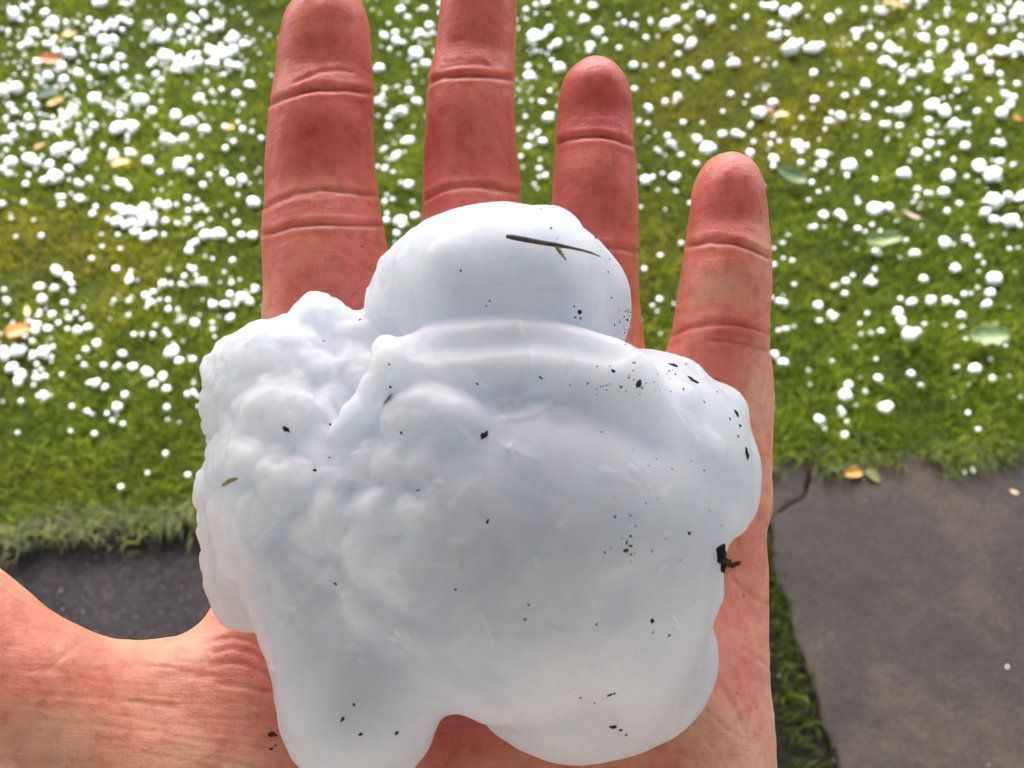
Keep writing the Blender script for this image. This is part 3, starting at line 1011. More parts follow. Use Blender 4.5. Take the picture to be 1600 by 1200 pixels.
rr = random.Random(9)
sp = [(905, 487, 7, 6), (897, 478, 4, 4), (898, 496, 5, 3), (907, 497, 4, 4), (861, 357, 5, 4), (845, 326, 5, 3), (955, 465, 4, 3), (720, 423, 4, 3), (765, 470, 3, 3), (760, 478, 3, 3),
      (930, 372, 5, 3), (952, 405, 3, 3), (950, 425, 3, 3), (980, 500, 6, 4), (984, 512, 5, 6), (975, 495, 4, 3), (968, 503, 4, 3), (984, 488, 4, 3), (960, 508, 3, 5), (990, 505, 4, 4), (976, 520, 5, 3),
      (870, 373, 3, 2), (958, 580, 8, 5), (997, 600, 10, 7), (990, 594, 4, 3), (982, 590, 4, 3), (1003, 606, 5, 3), (970, 605, 5, 3), (948, 602, 4, 2), (918, 599, 6, 3), (845, 590, 8, 3), (890, 602, 4, 2),
      (992, 567, 5, 3), (1045, 580, 4, 3), (1055, 585, 4, 3), (1068, 608, 5, 3), (1072, 569, 5, 3), (1100, 628, 5, 3), (1120, 612, 4, 3), (1153, 682, 5, 3), (1140, 655, 5, 4), (1156, 665, 5, 8), (1076, 833, 5, 6),
      (961, 808, 5, 3), (985, 805, 4, 3), (985, 838, 5, 3), (979, 848, 4, 8), (985, 853, 8, 3), (978, 860, 8, 4), (986, 866, 3, 4), (1019, 861, 4, 2), (945, 863, 4, 3), (762, 815, 4, 8), (516, 663, 5, 4), (515, 715, 3, 3),
      (627, 676, 7, 4), (608, 569, 5, 3), (653, 766, 8, 3), (493, 735, 7, 5), (746, 600, 6, 3), (610, 605, 4, 4), (506, 533, 6, 2), (562, 500, 6, 3), (525, 912, 6, 4), (535, 1124, 5, 8), (564, 1147, 7, 4), (619, 1145, 5, 6),
      (553, 1101, 4, 5), (820, 968, 4, 3), (826, 945, 4, 3), (1019, 970, 7, 8), (1020, 988, 4, 3), (1045, 993, 4, 4), (932, 976, 5, 3), (953, 1085, 8, 4), (960, 1083, 5, 4), (958, 1135, 10, 6), (970, 1140, 6, 5), (978, 1148, 4, 6),
      (907, 1090, 4, 3), (928, 1098, 4, 3), (940, 675, 3, 3), (1100, 735, 3, 5), (1050, 733, 3, 3), (712, 921, 4, 3), (447, 671, 11, 6)]
for i in range(70):
    t_ = rr.random()
    sp.append((rr.gauss(982, 9), rr.gauss(505, 16), 2.5, 2.2) if t_ < .35 else (rr.uniform(930, 1060), rr.gauss(596, 12), 2.6, 2) if t_ < .7 else (rr.uniform(950, 1130), rr.uniform(700, 900), 2.2, 2))
join_specks('dirt_specks', [speck(x, y, a * 1.05, b, rr.uniform(0, 6.3) if a < 6 else rr.choice((0.1, -0.5, 0.9)), stone, i) for i, (x, y, a, b) in enumerate(sp)], DIRT, stone, 'stuff')
for i, (x, y, a, b, an) in enumerate([(1083, 595, 18, 7, -.5), (1166, 708, 17, 7, -1.1), (1150, 646, 11, 6, -.9), (757, 680, 12, 7, .8), (1052, 571, 14, 5, -.3), (1124, 866, 20, 24, 0.1), (1128, 886, 14, 22, .2)]):
    s_ = speck(x, y, a, b, an, stone, 50 + i)
    if s_: join_specks('dirt_crumb', [s_], DIRT, stone)
# crumb wedged in the notch, its reddish end reaching the skin
lst = [speck(1152, 880, 14, 7, 0.1, hand, 71), speck(1145, 884, 12, 9, .4, hand, 72), speck(1138, 880, 12, 16, .4, hand, 73)]
soil_c = join_specks('soil_crumb', lst, DIRT_BROWN, None)
soil_c.matrix_world = HM
tag(soil_c, 'reddish brown crumb of soil on the skin beside the dark notch in the ice', 'soil crumb', 'soil crumbs on the hand')
lst = [speck(423, 1147, 10, 8, .2, hand, 81), speck(431, 1149, 6, 4, .2, hand, 84)]
o = join_specks('soil_crumb', lst, DIRT_BROWN, None); o.matrix_world = HM
tag(o, 'dark brown crumb of soil on the thumb base beside the ice', 'soil crumb', 'soil crumbs on the hand')
lst = [speck(424, 1170, 9, 5, .5, hand, 82), speck(430, 1165, 4, 4, .5, hand, 83)]
o = join_specks('soil_crumb', lst, DIRT_BROWN, None); o.matrix_world = HM
tag(o, 'smaller brown crumb just below the larger one on the thumb base', 'soil crumb', 'soil crumbs on the hand')


# meltwater drops on the skin
WATER, wt, wb = mat_new('meltwater')
wb.inputs['Transmission Weight'].default_value = 1.0; wb.inputs['Roughness'].default_value = 0.02; wb.inputs['IOR'].default_value = 1.33
wl = []
for i, (x, y, a, b_, an) in enumerate([(566, 384, 10, 4, .7), (574, 392, 7, 4, -1.0), (579, 404, 5, 9, 0), (572, 412, 5, 5, 0), (977, 160, 3, 12, 0), (590, 330, 6, 3, .5), (1110, 262, 3, 14, .2), (355, 1024, 6, 5, 0), (392, 1060, 7, 5, .3),
                                      (1188, 330, 3, 8, 0), (1160, 930, 6, 5, 0), (1176, 860, 5, 8, 0), (470, 300, 4, 3, 0), (745, 300, 5, 3, 0), (325, 1026, 5, 4, 0), (1120, 590, 6, 4, 0), (1150, 1085, 6, 7, 0), (300, 1100, 5, 4, 0), (420, 1105, 6, 8, 0)]):
    wl.append(speck(x, y, a, b_, an, hand, 200 + i, .5))
o = join_specks('water_drops', wl, WATER, None, 'stuff'); o.matrix_world = HM
tag(o, 'tiny drops of meltwater on the skin of the fingers and palm', 'water')


def stem_on(name, pts, r, mat, label, cat):
    """a thin stalk laid over the ice through the given photo points: (px, py, radius factor, lift mm)"""
    P = []
    for (x, y, f, lift) in pts:
        c, n = hit(stone, x, y)
        P.append((c + np.array([0, 0, lift / 1000.0]), r * f / 1000.0))
    V, Qd = [], []
    k = 6
    for i, (p, rr_) in enumerate(P):
        d = (P[min(i + 1, len(P) - 1)][0] - P[max(i - 1, 0)][0]); d /= np.linalg.norm(d)
        u = np.cross(d, [0, 0, 1]); u /= np.linalg.norm(u); w_ = np.cross(u, d)
        for j in range(k):
            a = 2 * math.pi * j / k
            V.append(p + (u * math.cos(a) * 1.4 + w_ * math.sin(a) * .6) * rr_)
    for i in range(len(P) - 1):
        for j in range(k):
            Qd.append((i * k + j, i * k + (j + 1) % k, (i + 1) * k + (j + 1) % k, (i + 1) * k + j))
    o = link(name, mesh_np(name, V, Qd), mat)
    o.matrix_world = HM
    return tag(o, label, cat) if label else o


gs = stem_on('grass_straw', [(791, 371, .7, .5), (800, 373, 1.1, .6), (820, 377, 1.2, .7), (845, 382, 1.1, .8), (870, 386, 1.0, .8), (890, 389, .7, .6), (910, 393, .6, .5), (925, 397, .5, .4), (938, 402, .25, .3)], 0.27, STRAW,
             'dark dry straw lying across the top lobe of the big hailstone', 'straw')
bt = stem_on('seed_husk', [(866, 384, .5, .8), (871, 391, 1.0, .7), (876, 397, .9, .6), (880, 402, .6, .5), (884, 408, .3, .4)], 0.24, STRAW_Y,
             'tiny yellowish husk under the dark straw on the big hailstone', 'husk')
bt2 = stem_on('grass_fragment', [(347, 760, .4, .3), (353, 756, 1.0, .4), (360, 752, 1.1, .4), (366, 750, .8, .4), (373, 748, .3, .3)], 0.25, STRAW_Y,
              'tiny curved brown grass fragment on the knobbly side of the big hailstone', 'grass fragment')
# ------------------------------------------------------------------ hail on the lawn, read off the photograph: x, y, width in enlarged pixels
CROPS = [  # origin x, origin y, enlargement
    (0, 0, 4, '90,95,90 150,50,40 280,85,60 330,150,80 415,145,45 210,210,70 180,270,60 130,290,45 320,280,60 350,320,55 620,20,90 700,160,75 590,200,60 650,260,90 710,240,60 670,330,70 440,340,80 760,360,60 230,390,60 100,555,85 15,570,90 510,250,45 560,130,50 610,150,50 750,120,50 760,20,40 300,480,70 400,500,70 380,430,70 490,460,60 560,500,50 650,440,60 720,420,60 780,420,50 450,700,80 400,740,80 310,800,100 180,740,60 200,610,55 230,660,55 70,670,60 90,700,45 190,800,50 590,620,85 665,665,45 770,680,60 750,720,50 740,800,110 830,790,80 800,850,40 880,630,110 950,700,60 975,470,55 1010,500,50 1040,350,90 960,385,50 1110,380,60 1180,430,110 1100,430,70 1240,400,60 1330,330,90 1400,340,110 1340,400,80 1430,410,70 1450,250,85 1460,320,70 1480,410,60 1520,280,60 1010,245,110 1060,210,50 1130,210,50 1190,245,45 1240,245,40 1170,170,45 1220,190,40 1220,125,60 1280,90,60 1190,110,45 1075,125,65 940,150,50 1310,180,45 1370,170,75 1270,20,50 1190,15,60 1190,350,50 1240,340,50 1560,530,70 1385,560,40 1480,590,60 1520,655,40 1240,615,70 1100,720,80 1190,770,95 1150,870,75 1060,890,95 1280,810,75 1130,1040,100 1170,1000,60 1250,985,50 1000,1080,50 1190,1080,50 930,1015,80 820,960,80 710,980,80 370,940,100 430,920,50 190,1000,95 70,1020,85 20,1060,50 60,1090,50 310,1030,60 490,990,90 430,1060,60 340,1110,110 270,1130,50 490,1150,60 560,1120,45 770,1150,80 1400,1090,60 1440,1140,60 1510,1120,60 1270,1160,55 1410,930,45 1460,890,50 1580,765,40 1575,825,40 590,790,55 560,830,45 30,870,60 90,850,50 180,1090,40'),
    (0, 300, 3.636, '1240,240,95 1165,245,70 1075,335,60 1110,285,50 1080,300,45 1435,250,65 1375,245,50 1315,275,35 1440,60,75 1350,20,40 1065,40,50 690,100,85 740,110,60 665,170,65 720,185,55 850,150,95 820,90,60 900,70,60 950,80,60 940,165,50 830,260,70 870,240,50 800,180,50 765,230,50 670,245,40 545,85,45 525,125,50 355,30,45 455,40,50 350,80,45 135,60,40 15,70,45 65,150,30 90,255,25 235,250,35 580,310,35 685,325,28 525,380,40 325,450,70 385,485,60 410,520,40 225,540,55 310,550,55 240,610,60 45,620,50 225,700,40 295,700,50 165,735,45 210,760,60 200,790,50 280,780,50 440,790,60 500,770,60 185,850,45 110,905,90 250,910,75 185,935,50 20,890,50 30,930,60 65,1000,70 120,1040,70 105,1080,60 210,980,40 265,1050,42 235,1010,30 545,1085,58 597,1110,45 255,1165,60 215,1160,35 120,1190,40 550,865,55 480,985,45 490,900,45 697,920,50 670,990,50 755,995,62 590,985,40 835,1025,70 925,1050,65 865,1095,50 945,1120,50 970,910,90 1020,960,60 1095,950,48 1065,1150,45 1220,1015,105 885,760,42 830,590,52 870,570,45 860,630,50 955,615,38 957,668,38 1010,670,35 925,525,55 970,525,35 1030,525,40 1045,480,45 1100,440,50 1075,425,30 1150,510,65 960,445,35 740,500,60 660,440,45 1275,455,30 1320,390,45 1305,580,45 1370,600,65 1420,625,55 1340,640,40 1285,640,60 1310,715,55 1210,640,55 1105,745,65 1205,745,38 1455,550,55 1410,800,40 1165,365,25 940,790,35 870,810,40 1070,160,40 1070,110,45 1115,200,25 1345,175,45'),
    (0, 560, 4, '450,300,45 130,270,42 545,330,45 575,350,30 735,305,75 668,345,38 703,392,42 768,412,45 588,475,50 110,468,35 1045,308,50 1120,400,22 1035,600,50 922,718,28 1172,730,45 757,805,48 1240,300,28 1240,240,28'),
    (560, 0, 3.16, '285,265,80 190,205,55 180,165,40 300,165,55 350,130,50 335,320,55 100,340,65 100,505,55 120,470,35 130,440,35 250,450,50 295,500,45 215,560,65 150,630,45 243,697,65 180,775,50 130,835,42 245,915,60 210,905,30 200,1090,75 280,1070,50 140,1090,40 210,50,50 245,90,40 325,45,35 405,20,40 405,65,35 130,180,50 385,265,40 130,1000,40'),
    (800, 0, 4, '90,65,55 210,20,60 140,215,90 230,185,60 280,275,70 240,300,50 535,205,80 490,285,70 580,255,40 505,40,65 455,125,60 410,10,45 670,305,45 700,145,50 760,160,45 840,240,45 865,140,40 960,160,85 1020,130,70 1040,250,65 1115,275,75 1180,100,60 1240,135,60 1085,45,50 1040,340,50 760,410,60 830,412,35 935,410,40 1030,465,60 1120,450,60 1155,485,50 1230,415,70 1385,395,80 1530,375,35 295,430,90 110,480,85 250,380,40 100,415,50 860,680,60 960,640,55 1035,620,60 765,555,40 1365,590,55 1550,705,95 1225,930,100 1155,870,70 970,850,50 1000,900,60 1060,970,50 1315,840,60 1400,835,65 1490,960,65 1155,1025,50 840,1130,80 880,1110,50 1015,1110,80 225,745,80 190,640,55 115,860,50 195,885,60 100,920,55 165,825,40 170,1055,50 210,1100,50 55,980,40 1465,110,45 1385,175,30 1580,45,60 40,560,35 120,555,30 1070,765,40 1510,890,40'),
    (1200, 0, 4, '110,90,90 175,60,80 45,230,80 135,310,105 270,310,80 335,285,50 390,120,75 440,80,40 555,200,60 550,240,45 690,70,60 720,80,45 600,60,40 700,235,50 645,300,60 765,305,70 735,385,75 780,410,50 835,435,45 895,465,60 610,530,65 710,585,40 665,660,45 455,730,75 380,760,55 480,600,50 610,740,60 735,780,65 850,700,105 820,790,55 755,690,40 1020,660,95 1100,700,85 1000,750,55 1160,790,80 1250,780,40 975,240,75 1090,205,70 1090,280,60 1200,430,100 1190,360,60 1130,465,60 1270,320,60 1335,380,65 1390,400,50 1380,445,60 1450,465,50 1260,490,45 1455,320,75 1555,305,85 1570,60,90 1440,130,75 1390,70,50 1460,70,45 1530,110,45 1500,20,45 1490,600,60 1540,610,50 1510,660,60 1460,710,80 1420,890,55 1230,915,60 1440,825,35 1180,570,45 1325,1035,105 1405,1100,120 1120,1105,90 845,1085,100 505,1035,115 495,1100,45 330,970,70 335,1030,60 185,910,80 240,915,45 35,995,65 35,1040,50 205,1020,50 275,1145,45 930,960,70 995,905,65 1530,1035,50 1450,1015,50 1240,1105,35 30,640,60 210,740,40 290,625,60 280,460,60 445,410,35 20,150,40 855,10,60 960,10,70 1000,440,70 1000,345,40 1270,120,60 1120,65,45 940,50,35 1305,700,50 30,850,50 1400,200,40 820,320,40 120,210,45 205,260,45 30,40,70 1000,990,35 1160,1000,40 630,965,50 820,850,30'),
    (1200, 280, 4, '670,190,110 760,180,65 345,225,75 445,220,65 290,300,55 560,310,45 800,355,45 860,385,40 1105,400,85 1240,375,60 1195,155,50 1120,200,55 1420,135,115 1500,105,60 1580,105,70 1350,215,75 1410,255,60 1520,265,100 1570,290,50 1095,85,75 930,65,55 1010,95,45 915,465,65 820,490,40 680,455,70 1165,560,75 970,630,60 1410,625,100 1385,710,70 1362,790,58 1225,720,40 1310,680,30 485,640,55 530,605,35 480,715,50 645,650,75 645,610,35 90,775,75 20,740,40 312,792,72 395,855,72 815,840,90 830,890,75 885,975,120 930,960,70 895,770,65 830,750,40 1012,760,72 1120,755,65 1170,775,45 1208,862,62 1212,928,45 1110,915,30 640,965,55 705,950,45 580,970,30 575,905,32 620,840,40 315,80,35 255,130,30 565,150,40 95,400,35 95,495,35 40,540,50 125,350,30 35,435,30 1240,310,30 1345,525,25'),
    (1180, 500, 3.81, '120,215,65 170,255,65 320,305,50 325,385,32 735,350,65 925,325,55 1200,285,50 1305,293,80 988,393,50 555,390,60 535,450,95 515,550,60 545,610,40 385,595,75 410,650,45 530,690,65 775,525,110 1265,555,45 1325,655,50 100,525,45 655,430,40 720,235,35 1400,235,35 1580,460,35 605,510,30')
]
hail = []
for ox, oy, sc_, txt in CROPS:
    for it in txt.split():
        x, y, d = map(float, it.split(','))
        hail.append((ox + x / sc_, oy + y / sc_, d / sc_ * 0.80))
hail.sort(key=lambda q: -q[2])
GRASS_H = 0.018
pts3 = []
for (x, y, d) in hail:
    p = G(x, y, GRASS_H)
    r = d / 2 * np.linalg.norm(p - CAM) / FPX * 0.98
    zc = float(lawn_z(p[0], p[1])[0]) + GRASS_H * .5 + r * .3
    p = G(x, y, zc)
    pts3.append((p, r))

# hail variants: mostly rounded, some oval, some knobbly doubles
variants = []
kinds = ['round', 'round', 'oval', 'lumpy', 'knobbly', 'pointed', 'lumpy', 'oval']
for i, (rv, amp) in enumerate([((1, 1, .95), .16), ((1.02, .98, .9), .22), ((1.2, .88, .82), .25), ((1.05, .95, .85), .42), ((1.1, .9, .85), .6), ((1.0, .8, 1.1), .5), ((1, 1.05, .8), .4), ((1.2, .85, .75), .3)]):
    m_ = blobmesh('hail_ball', rv, 3, amp, 60 + i * 3, .75)
    m_.materials.append(HAIL)
    variants.append(m_)

LAND = [  # photo positions of things one can find, for telling the stones apart
    (30, 520, 'the orange leaf'), (80, 92, 'the orange brown leaf'), (130, 460, 'the bare brown patch'), (1240, 272, 'the dark green leaf by the little fingertip'),
    (1385, 375, 'the torn pale leaf'), (1550, 525, 'the large pale green leaf'), (1205, 175, 'the dark red leaf'), (1333, 740, 'the golden leaf on the slab'),
    (500, 0, 'the index fingertip'), (585, 150, 'the top joint of the index finger'), (410, 350, 'the middle joint of the index finger'), (412, 490, 'the base of the index finger'), (670, 100, 'the middle fingertip'),
    (660, 300, 'the base of the middle finger'), (935, 92, 'the ring fingertip'), (860, 300, 'the ring finger base'), (1140, 240, 'the little fingertip'), (1195, 520, 'the little finger base'),
    (320, 620, 'the knobbly side of the giant hailstone'), (1000, 480, 'the top lobe of the giant hailstone'), (1580, 20, 'the far corner of the lawn'), (360, 200, 'the small yellow leaf'), (190, 258, 'the crumpled orange leaf'),
    (1400, 10, 'the tan leaf at the far side'), (845, 55, 'the pale ice lump'), (70, 580, 'the bluish clump of stones'), (0, 330, 'the yellow mossy strip'), (1500, 110, 'the heaped hail'), (1270, 460, 'the brown mossy spot'),
    (225, 335, 'the heaped hail by the index finger'), (1590, 640, 'the grassy lawn edge'), (200, 740, 'the pale frayed lawn edge'), (1475, 200, 'the double hailstone'), (1050, 150, 'the mossy yellow patch'),
    (1560, 310, 'the two big touching stones'), (275, 60, 'the green lane through the hail'), (1215, 14, 'the far mossy strip'), (170, 70, 'the thickest drift of hail'), (230, 165, 'the white clump by the small yellow leaf')]
ORD = ['nearest', 'second nearest', 'third nearest', 'fourth nearest', 'fifth nearest', 'sixth nearest', 'seventh nearest', 'eighth nearest', 'ninth nearest', 'tenth nearest', 'eleventh nearest', 'twelfth nearest', 'thirteenth nearest', 'fourteenth nearest', 'fifteenth nearest', 'sixteenth nearest', 'seventeenth nearest', 'eighteenth nearest', 'nineteenth nearest', 'twentieth nearest']
NB = 300
hx = np.array([q[0] for q in hail[:NB]]); hy = np.array([q[1] for q in hail[:NB]])
rank = np.stack([np.argsort(np.argsort(np.hypot(hx - lx, hy - ly))) for lx, ly, _ in LAND], 1)
for i in range(min(NB, len(hail))):
    p, r = pts3[i]
    d = hail[i][2]
    k = random.randrange(len(variants))
    o = bpy.data.objects.new('hailstone', variants[k]); COL.objects.link(o)
    o.location = p.tolist(); o.rotation_euler = (random.uniform(-.5, .5), random.uniform(-.5, .5), random.uniform(0, 6.3))
    s_ = r * random.uniform(.94, 1.04)
    o.scale = (s_, s_, s_)
    li = int(np.argmin(rank[i])); rk = int(rank[i, li])
    size = 'large' if d > 22 else 'medium' if d > 16 else 'small'
    lab = None
    if rk < len(ORD): lab = f'{size} hailstone on the lawn, {ORD[rk]} to {LAND[li][2]}'
    else:
        lab = f'{size} white hailstone in the grass some way from {LAND[li][2]}'
    tag(o, lab, 'hailstone', 'hailstones scattered on the lawn')

# the small ones nobody could tell apart: one mass
import bmesh
bm = bmesh.new(); bmesh.ops.create_icosphere(bm, subdivisions=1, radius=1)
ico_v = np.array([v.co[:] for v in bm.verts]); ico_f = np.array([[v.index for v in f.verts] for f in bm.faces]); bm.free()


def density(x, y):
    """how thickly the fine hail lies, 0..1, over the photo's lawn"""
    d = 0.21
    def g(cx, cy, sx, sy, a): return a * np.exp(-((x - cx) / sx) ** 2 - ((y - cy) / sy) ** 2)
    d = d + g(110, 90, 130, 130, 1.9) + g(350, 90, 70, 50, .8) + g(300, 60, 130, 80, .35) + g(640, 100, 100, 250, .55) + g(840, 150, 60, 250, .5)
    d = d + g(230, 330, 60, 25, .8) + g(1500, 90, 110, 60, .75) + g(1480, 20, 140, 40, .4) + g(1330, 190, 200, 50, .3) + g(60, 240, 120, 60, .4) + g(60, 520, 60, 60, .25) + g(300, 480, 100, 60, .2)
    d = d - g(60, 400, 120, 50, .35) - g(1080, 160, 60, 70, .15) - g(220, 60, 25, 60, .35) - g(1250, 420, 120, 50, .12)
    d = np.where(y > 560, d * np.clip(1 - (y - 560) / 140, 0.03, 1) * .8, d)
    d = np.where((y > 400) & (x > 1000), d * .55, d)
    return np.clip(d, 0, 1.6)


small = [(q[0], q[1], q[2]) for q in hail[NB:]]
rs = np.random.default_rng(77)
n = 0
cand = rs.uniform((-380, -260), (1980, 760), (28000, 2))
cl = np.stack([cand[:, 0], cand[:, 1]], 1)
clump = 0.45 + 0.9 * np.clip(vnoise(np.concatenate([cl, np.zeros((len(cl), 1))], 1), 42, 8) + .35, 0, 1.2)
keep = rs.random(len(cand)) < density(cand[:, 0], cand[:, 1]) * clump * 0.44
for x, y in cand[keep]:
    p = G(x, y, 0)
    if not on_lawn(p[0], p[1]): continue
    dmm = min(rs.gamma(2.6, 1.7) + 3.6, 14)            # mm
    small.append((x, y, dmm / 1000 * FPX / np.linalg.norm(p - CAM)))
Vs, Fs = [], []
for i, (x, y, d) in enumerate(small):
    p = G(x, y, GRASS_H); r = d / 2 * np.linalg.norm(p - CAM) / FPX
    zc = float(lawn_z(p[0], p[1])[0]) + GRASS_H * rs.uniform(.35, .85) + r * .2
    p = G(x, y, zc)
    vv = ico_v * (1 + rs.uniform(-.2, .2, (len(ico_v), 1))) * (r * rs.uniform(.75, 1.2, 3))
    Vs.append(vv + p); Fs.append(ico_f + i * len(ico_v))
o = link('small_hail', mesh_np('small_hail', np.concatenate(Vs), None, np.concatenate(Fs)), HAIL)
tag(o, 'fine white hail strewn thickly through the lawn grass', 'hail', kind='stuff')
print('small hail', len(small))

# ------------------------------------------------------------------ grass
mask_h = 0.004
mx0, my0 = -3.2, 0.3
mask = np.zeros((int(6.4 / mask_h), int(5.2 / mask_h)), bool)
for i in range(min(len(pts3), 460)):
    p, r = pts3[i]
    k = int(r * .6 / mask_h) + 1
    ci, cj = int((p[0] - mx0) / mask_h), int((p[1] - my0) / mask_h)
    for a in range(-k, k + 1):
        for b in range(-k, k + 1):
            if a * a + b * b <= k * k and 0 <= ci + a < mask.shape[0] and 0 <= cj + b < mask.shape[1]: mask[ci + a, cj + b] = True


def blades(name, x, y, z0, hh, ww, lean, phi, tint, label, cat, mat=GRASS):
    n = len(x)
    dx, dy = np.cos(phi), np.sin(phi)
    tw = phi + RNG.uniform(.9, 2.2, n)                         # blade face turned away from its lean
    wx, wy = np.cos(tw) * ww / 2, np.sin(tw) * ww / 2
    V = np.empty((n, 5, 3))
    bx, by = x, y
    m_l, t_l = hh * np.sin(lean) * .38, hh * np.sin(lean)
    m_z, t_z = hh * (.45 + .15 * np.cos(lean)), hh * np.cos(lean)
    V[:, 0] = np.stack([bx - wx, by - wy, z0], 1); V[:, 1] = np.stack([bx + wx, by + wy, z0], 1)
    V[:, 2] = np.stack([bx + dx * m_l + wx * .9, by + dy * m_l + wy * .9, z0 + m_z], 1)
    V[:, 3] = np.stack([bx + dx * m_l - wx * .9, by + dy * m_l - wy * .9, z0 + m_z], 1)
    V[:, 4] = np.stack([bx + dx * t_l, by + dy * t_l, z0 + t_z], 1)
    b = np.arange(n)[:, None] * 5
    me = mesh_np(name, V.reshape(-1, 3), b + np.array([0, 1, 2, 3]), b + np.array([3, 2, 4]))
    vcol(me, 'tint', np.repeat(tint, 5, 0))
    o = link(name, me, mat)
    return tag(o, label, cat, kind='stuff')


def frustum_pts(n, y0, y1, marg=380):
    """random ground points in and round the view"""
    out_x, out_y, tot = [], [], 0
    while tot < n:
        x = RNG.uniform(-2.6, 2.6, n); y = RNG.uniform(y0, y1, n)
        px_, py_ = to_px(np.stack([x, y, np.zeros(n)], 1))
        k = (px_ > -marg) & (px_ < 1600 + marg) & (py_ > -330)
        out_x.append(x[k]); out_y.append(y[k]); tot += k.sum()
    return np.concatenate(out_x)[:n], np.concatenate(out_y)[:n]


x, y = frustum_pts(420000, 0.7, 3.3)
k = on_lawn(x, y)
ii = ((x - mx0) / mask_h).astype(int).clip(0, mask.shape[0] - 1); jj = ((y - my0) / mask_h).astype(int).clip(0, mask.shape[1] - 1)
k &= ~mask[ii, jj]
P = np.stack([x, y, np.zeros(len(x))], 1)
pxx, pyy = to_px(P)
cl = vnoise(P, 0.05, 51) * .6 + vnoise(P, .018, 52) * .5
bare = np.exp(-((pxx - 135) / 38) ** 2 - ((pyy - 462) / 16) ** 2) + .8 * np.exp(-((pxx - 1440) / 60) ** 2 - ((pyy - 345) / 14) ** 2) + .7 * np.exp(-((pxx - 20) / 30) ** 2 - ((pyy - 455) / 30) ** 2)
k &= RNG.random(len(x)) < np.clip(.86 + .5 * cl - bare * 1.2, .05, 1)
x, y, P, pxx, pyy, cl = x[k], y[k], P[k], pxx[k], pyy[k], cl[k]
n = len(x)
eo = edge_off(x, y)
# mossy yellow parts of this lawn
moss = .30 * (vnoise(P, .22, 61) + .2)
def gg(cx, cy, sx, sy, a): return a * np.exp(-((pxx - cx) / sx) ** 2 - ((pyy - cy) / sy) ** 2)
moss = moss + gg(60, 400, 140, 70, .9) + gg(1080, 160, 140, 130, .85) + gg(1300, 60, 260, 60, .6) + gg(1010, 420, 60, 120, .5) + gg(1270, 440, 90, 50, .45) + gg(60, 740, 140, 40, .4) + gg(1250, 200, 120, 60, .5) + gg(1560, 120, 80, 40, .4) + gg(360, 30, 60, 60, .3)
moss = moss - gg(1400, 640, 300, 90, .6) - gg(1500, 330, 130, 90, .3)
moss = np.clip(moss + RNG.normal(0, .14, n), 0, 1)
hh = RNG.uniform(.014, .034, n) * (1 + .35 * cl) * (1 - .35 * moss)
hh = np.where((pxx > 1150) & (pyy > 520), hh * 1.35, hh)
ww = RNG.uniform(.0011, .0024, n)
lean = np.clip(RNG.normal(.75, .38, n), .05, 1.45)
phi = RNG.uniform(0, 2 * np.pi, n) + 1.5 * vnoise(P, .12, 71)
rnd = np.clip(RNG.normal(.44, .24, n) + .34 * cl + .22 * vnoise(P, .3, 55) + .12 * vnoise(P, .11, 56), 0, 1)
dry = (RNG.random(n) < .05 + np.where(pxx < 800, .5, .22) * np.exp(-(eo / .025) ** 2)).astype(float) * RNG.uniform(.5, 1, n)
z0 = lawn_z(x, y) - .003
blades('lawn_grass', x, y, z0, hh, ww, lean, phi, np.stack([rnd, dry, moss], 1), 'short mossy green and yellow grass growing all over the lawn', 'grass')

# fringe hanging over the path: long, partly dry blades
n = 16000
s = RNG.uniform(-1.2, 2.9, n)
q = E_L[:2] + ed[None, :] * s[:, None] + edge_n[None, :] * RNG.normal(.010, .016, n)[:, None]
wob = edge_wob(q[:, 0]); q -= edge_n[None, :] * wob[:, None]
pxx, pyy = to_px(np.concatenate([q, np.zeros((n, 1))], 1))
leftside = pxx < 800
keep = RNG.random(n) < np.where(leftside, 1.0, .5) * np.clip(.62 + 1.1 * vnoise(np.stack([q[:, 0], q[:, 1], q[:, 0] * 0], 1), .05, 91), .12, 1)
q, leftside = q[keep], leftside[keep]; n = len(q)
ang = math.atan2(-edge_n[1], -edge_n[0])
phi = ang + RNG.normal(0, .85, n)
hh = np.where(leftside, RNG.uniform(.02, .06, n), RNG.uniform(.02, .055, n))
lean = np.clip(RNG.normal(1.15, .35, n), .2, 1.75)
dry = np.where(leftside, (RNG.random(n) < .85) * RNG.uniform(.7, 1, n), (RNG.random(n) < .35) * RNG.uniform(.4, 1, n))
blades('edge_grass', q[:, 0], q[:, 1], np.full(n, -.001), hh, RNG.uniform(.0009, .0019, n), lean, phi,
       np.stack([np.clip(RNG.normal(np.where(leftside, .5, .28), .28, n), 0, 1), dry, np.full(n, .1)], 1), 'long frayed pale grass hanging over the path along the lawn edge', 'grass')

js = [g2(1100, 838), g2(1212, 838), g2(1250, 950), g2(1300, 1060), g2(1345, 1200), g2(1375, 1300), g2(1190, 1300), g2(1150, 1100), g2(1120, 950)]
jm = bpy.data.meshes.new('joint_soil'); jm.from_pydata([(a, b, -.017) for a, b in js], [], [tuple(range(len(js)))])
tag(link('joint_soil', jm, simple_mat('dark_joint_soil', (.007, .006, .005), .95, .6, 70, .03)), kind='structure')
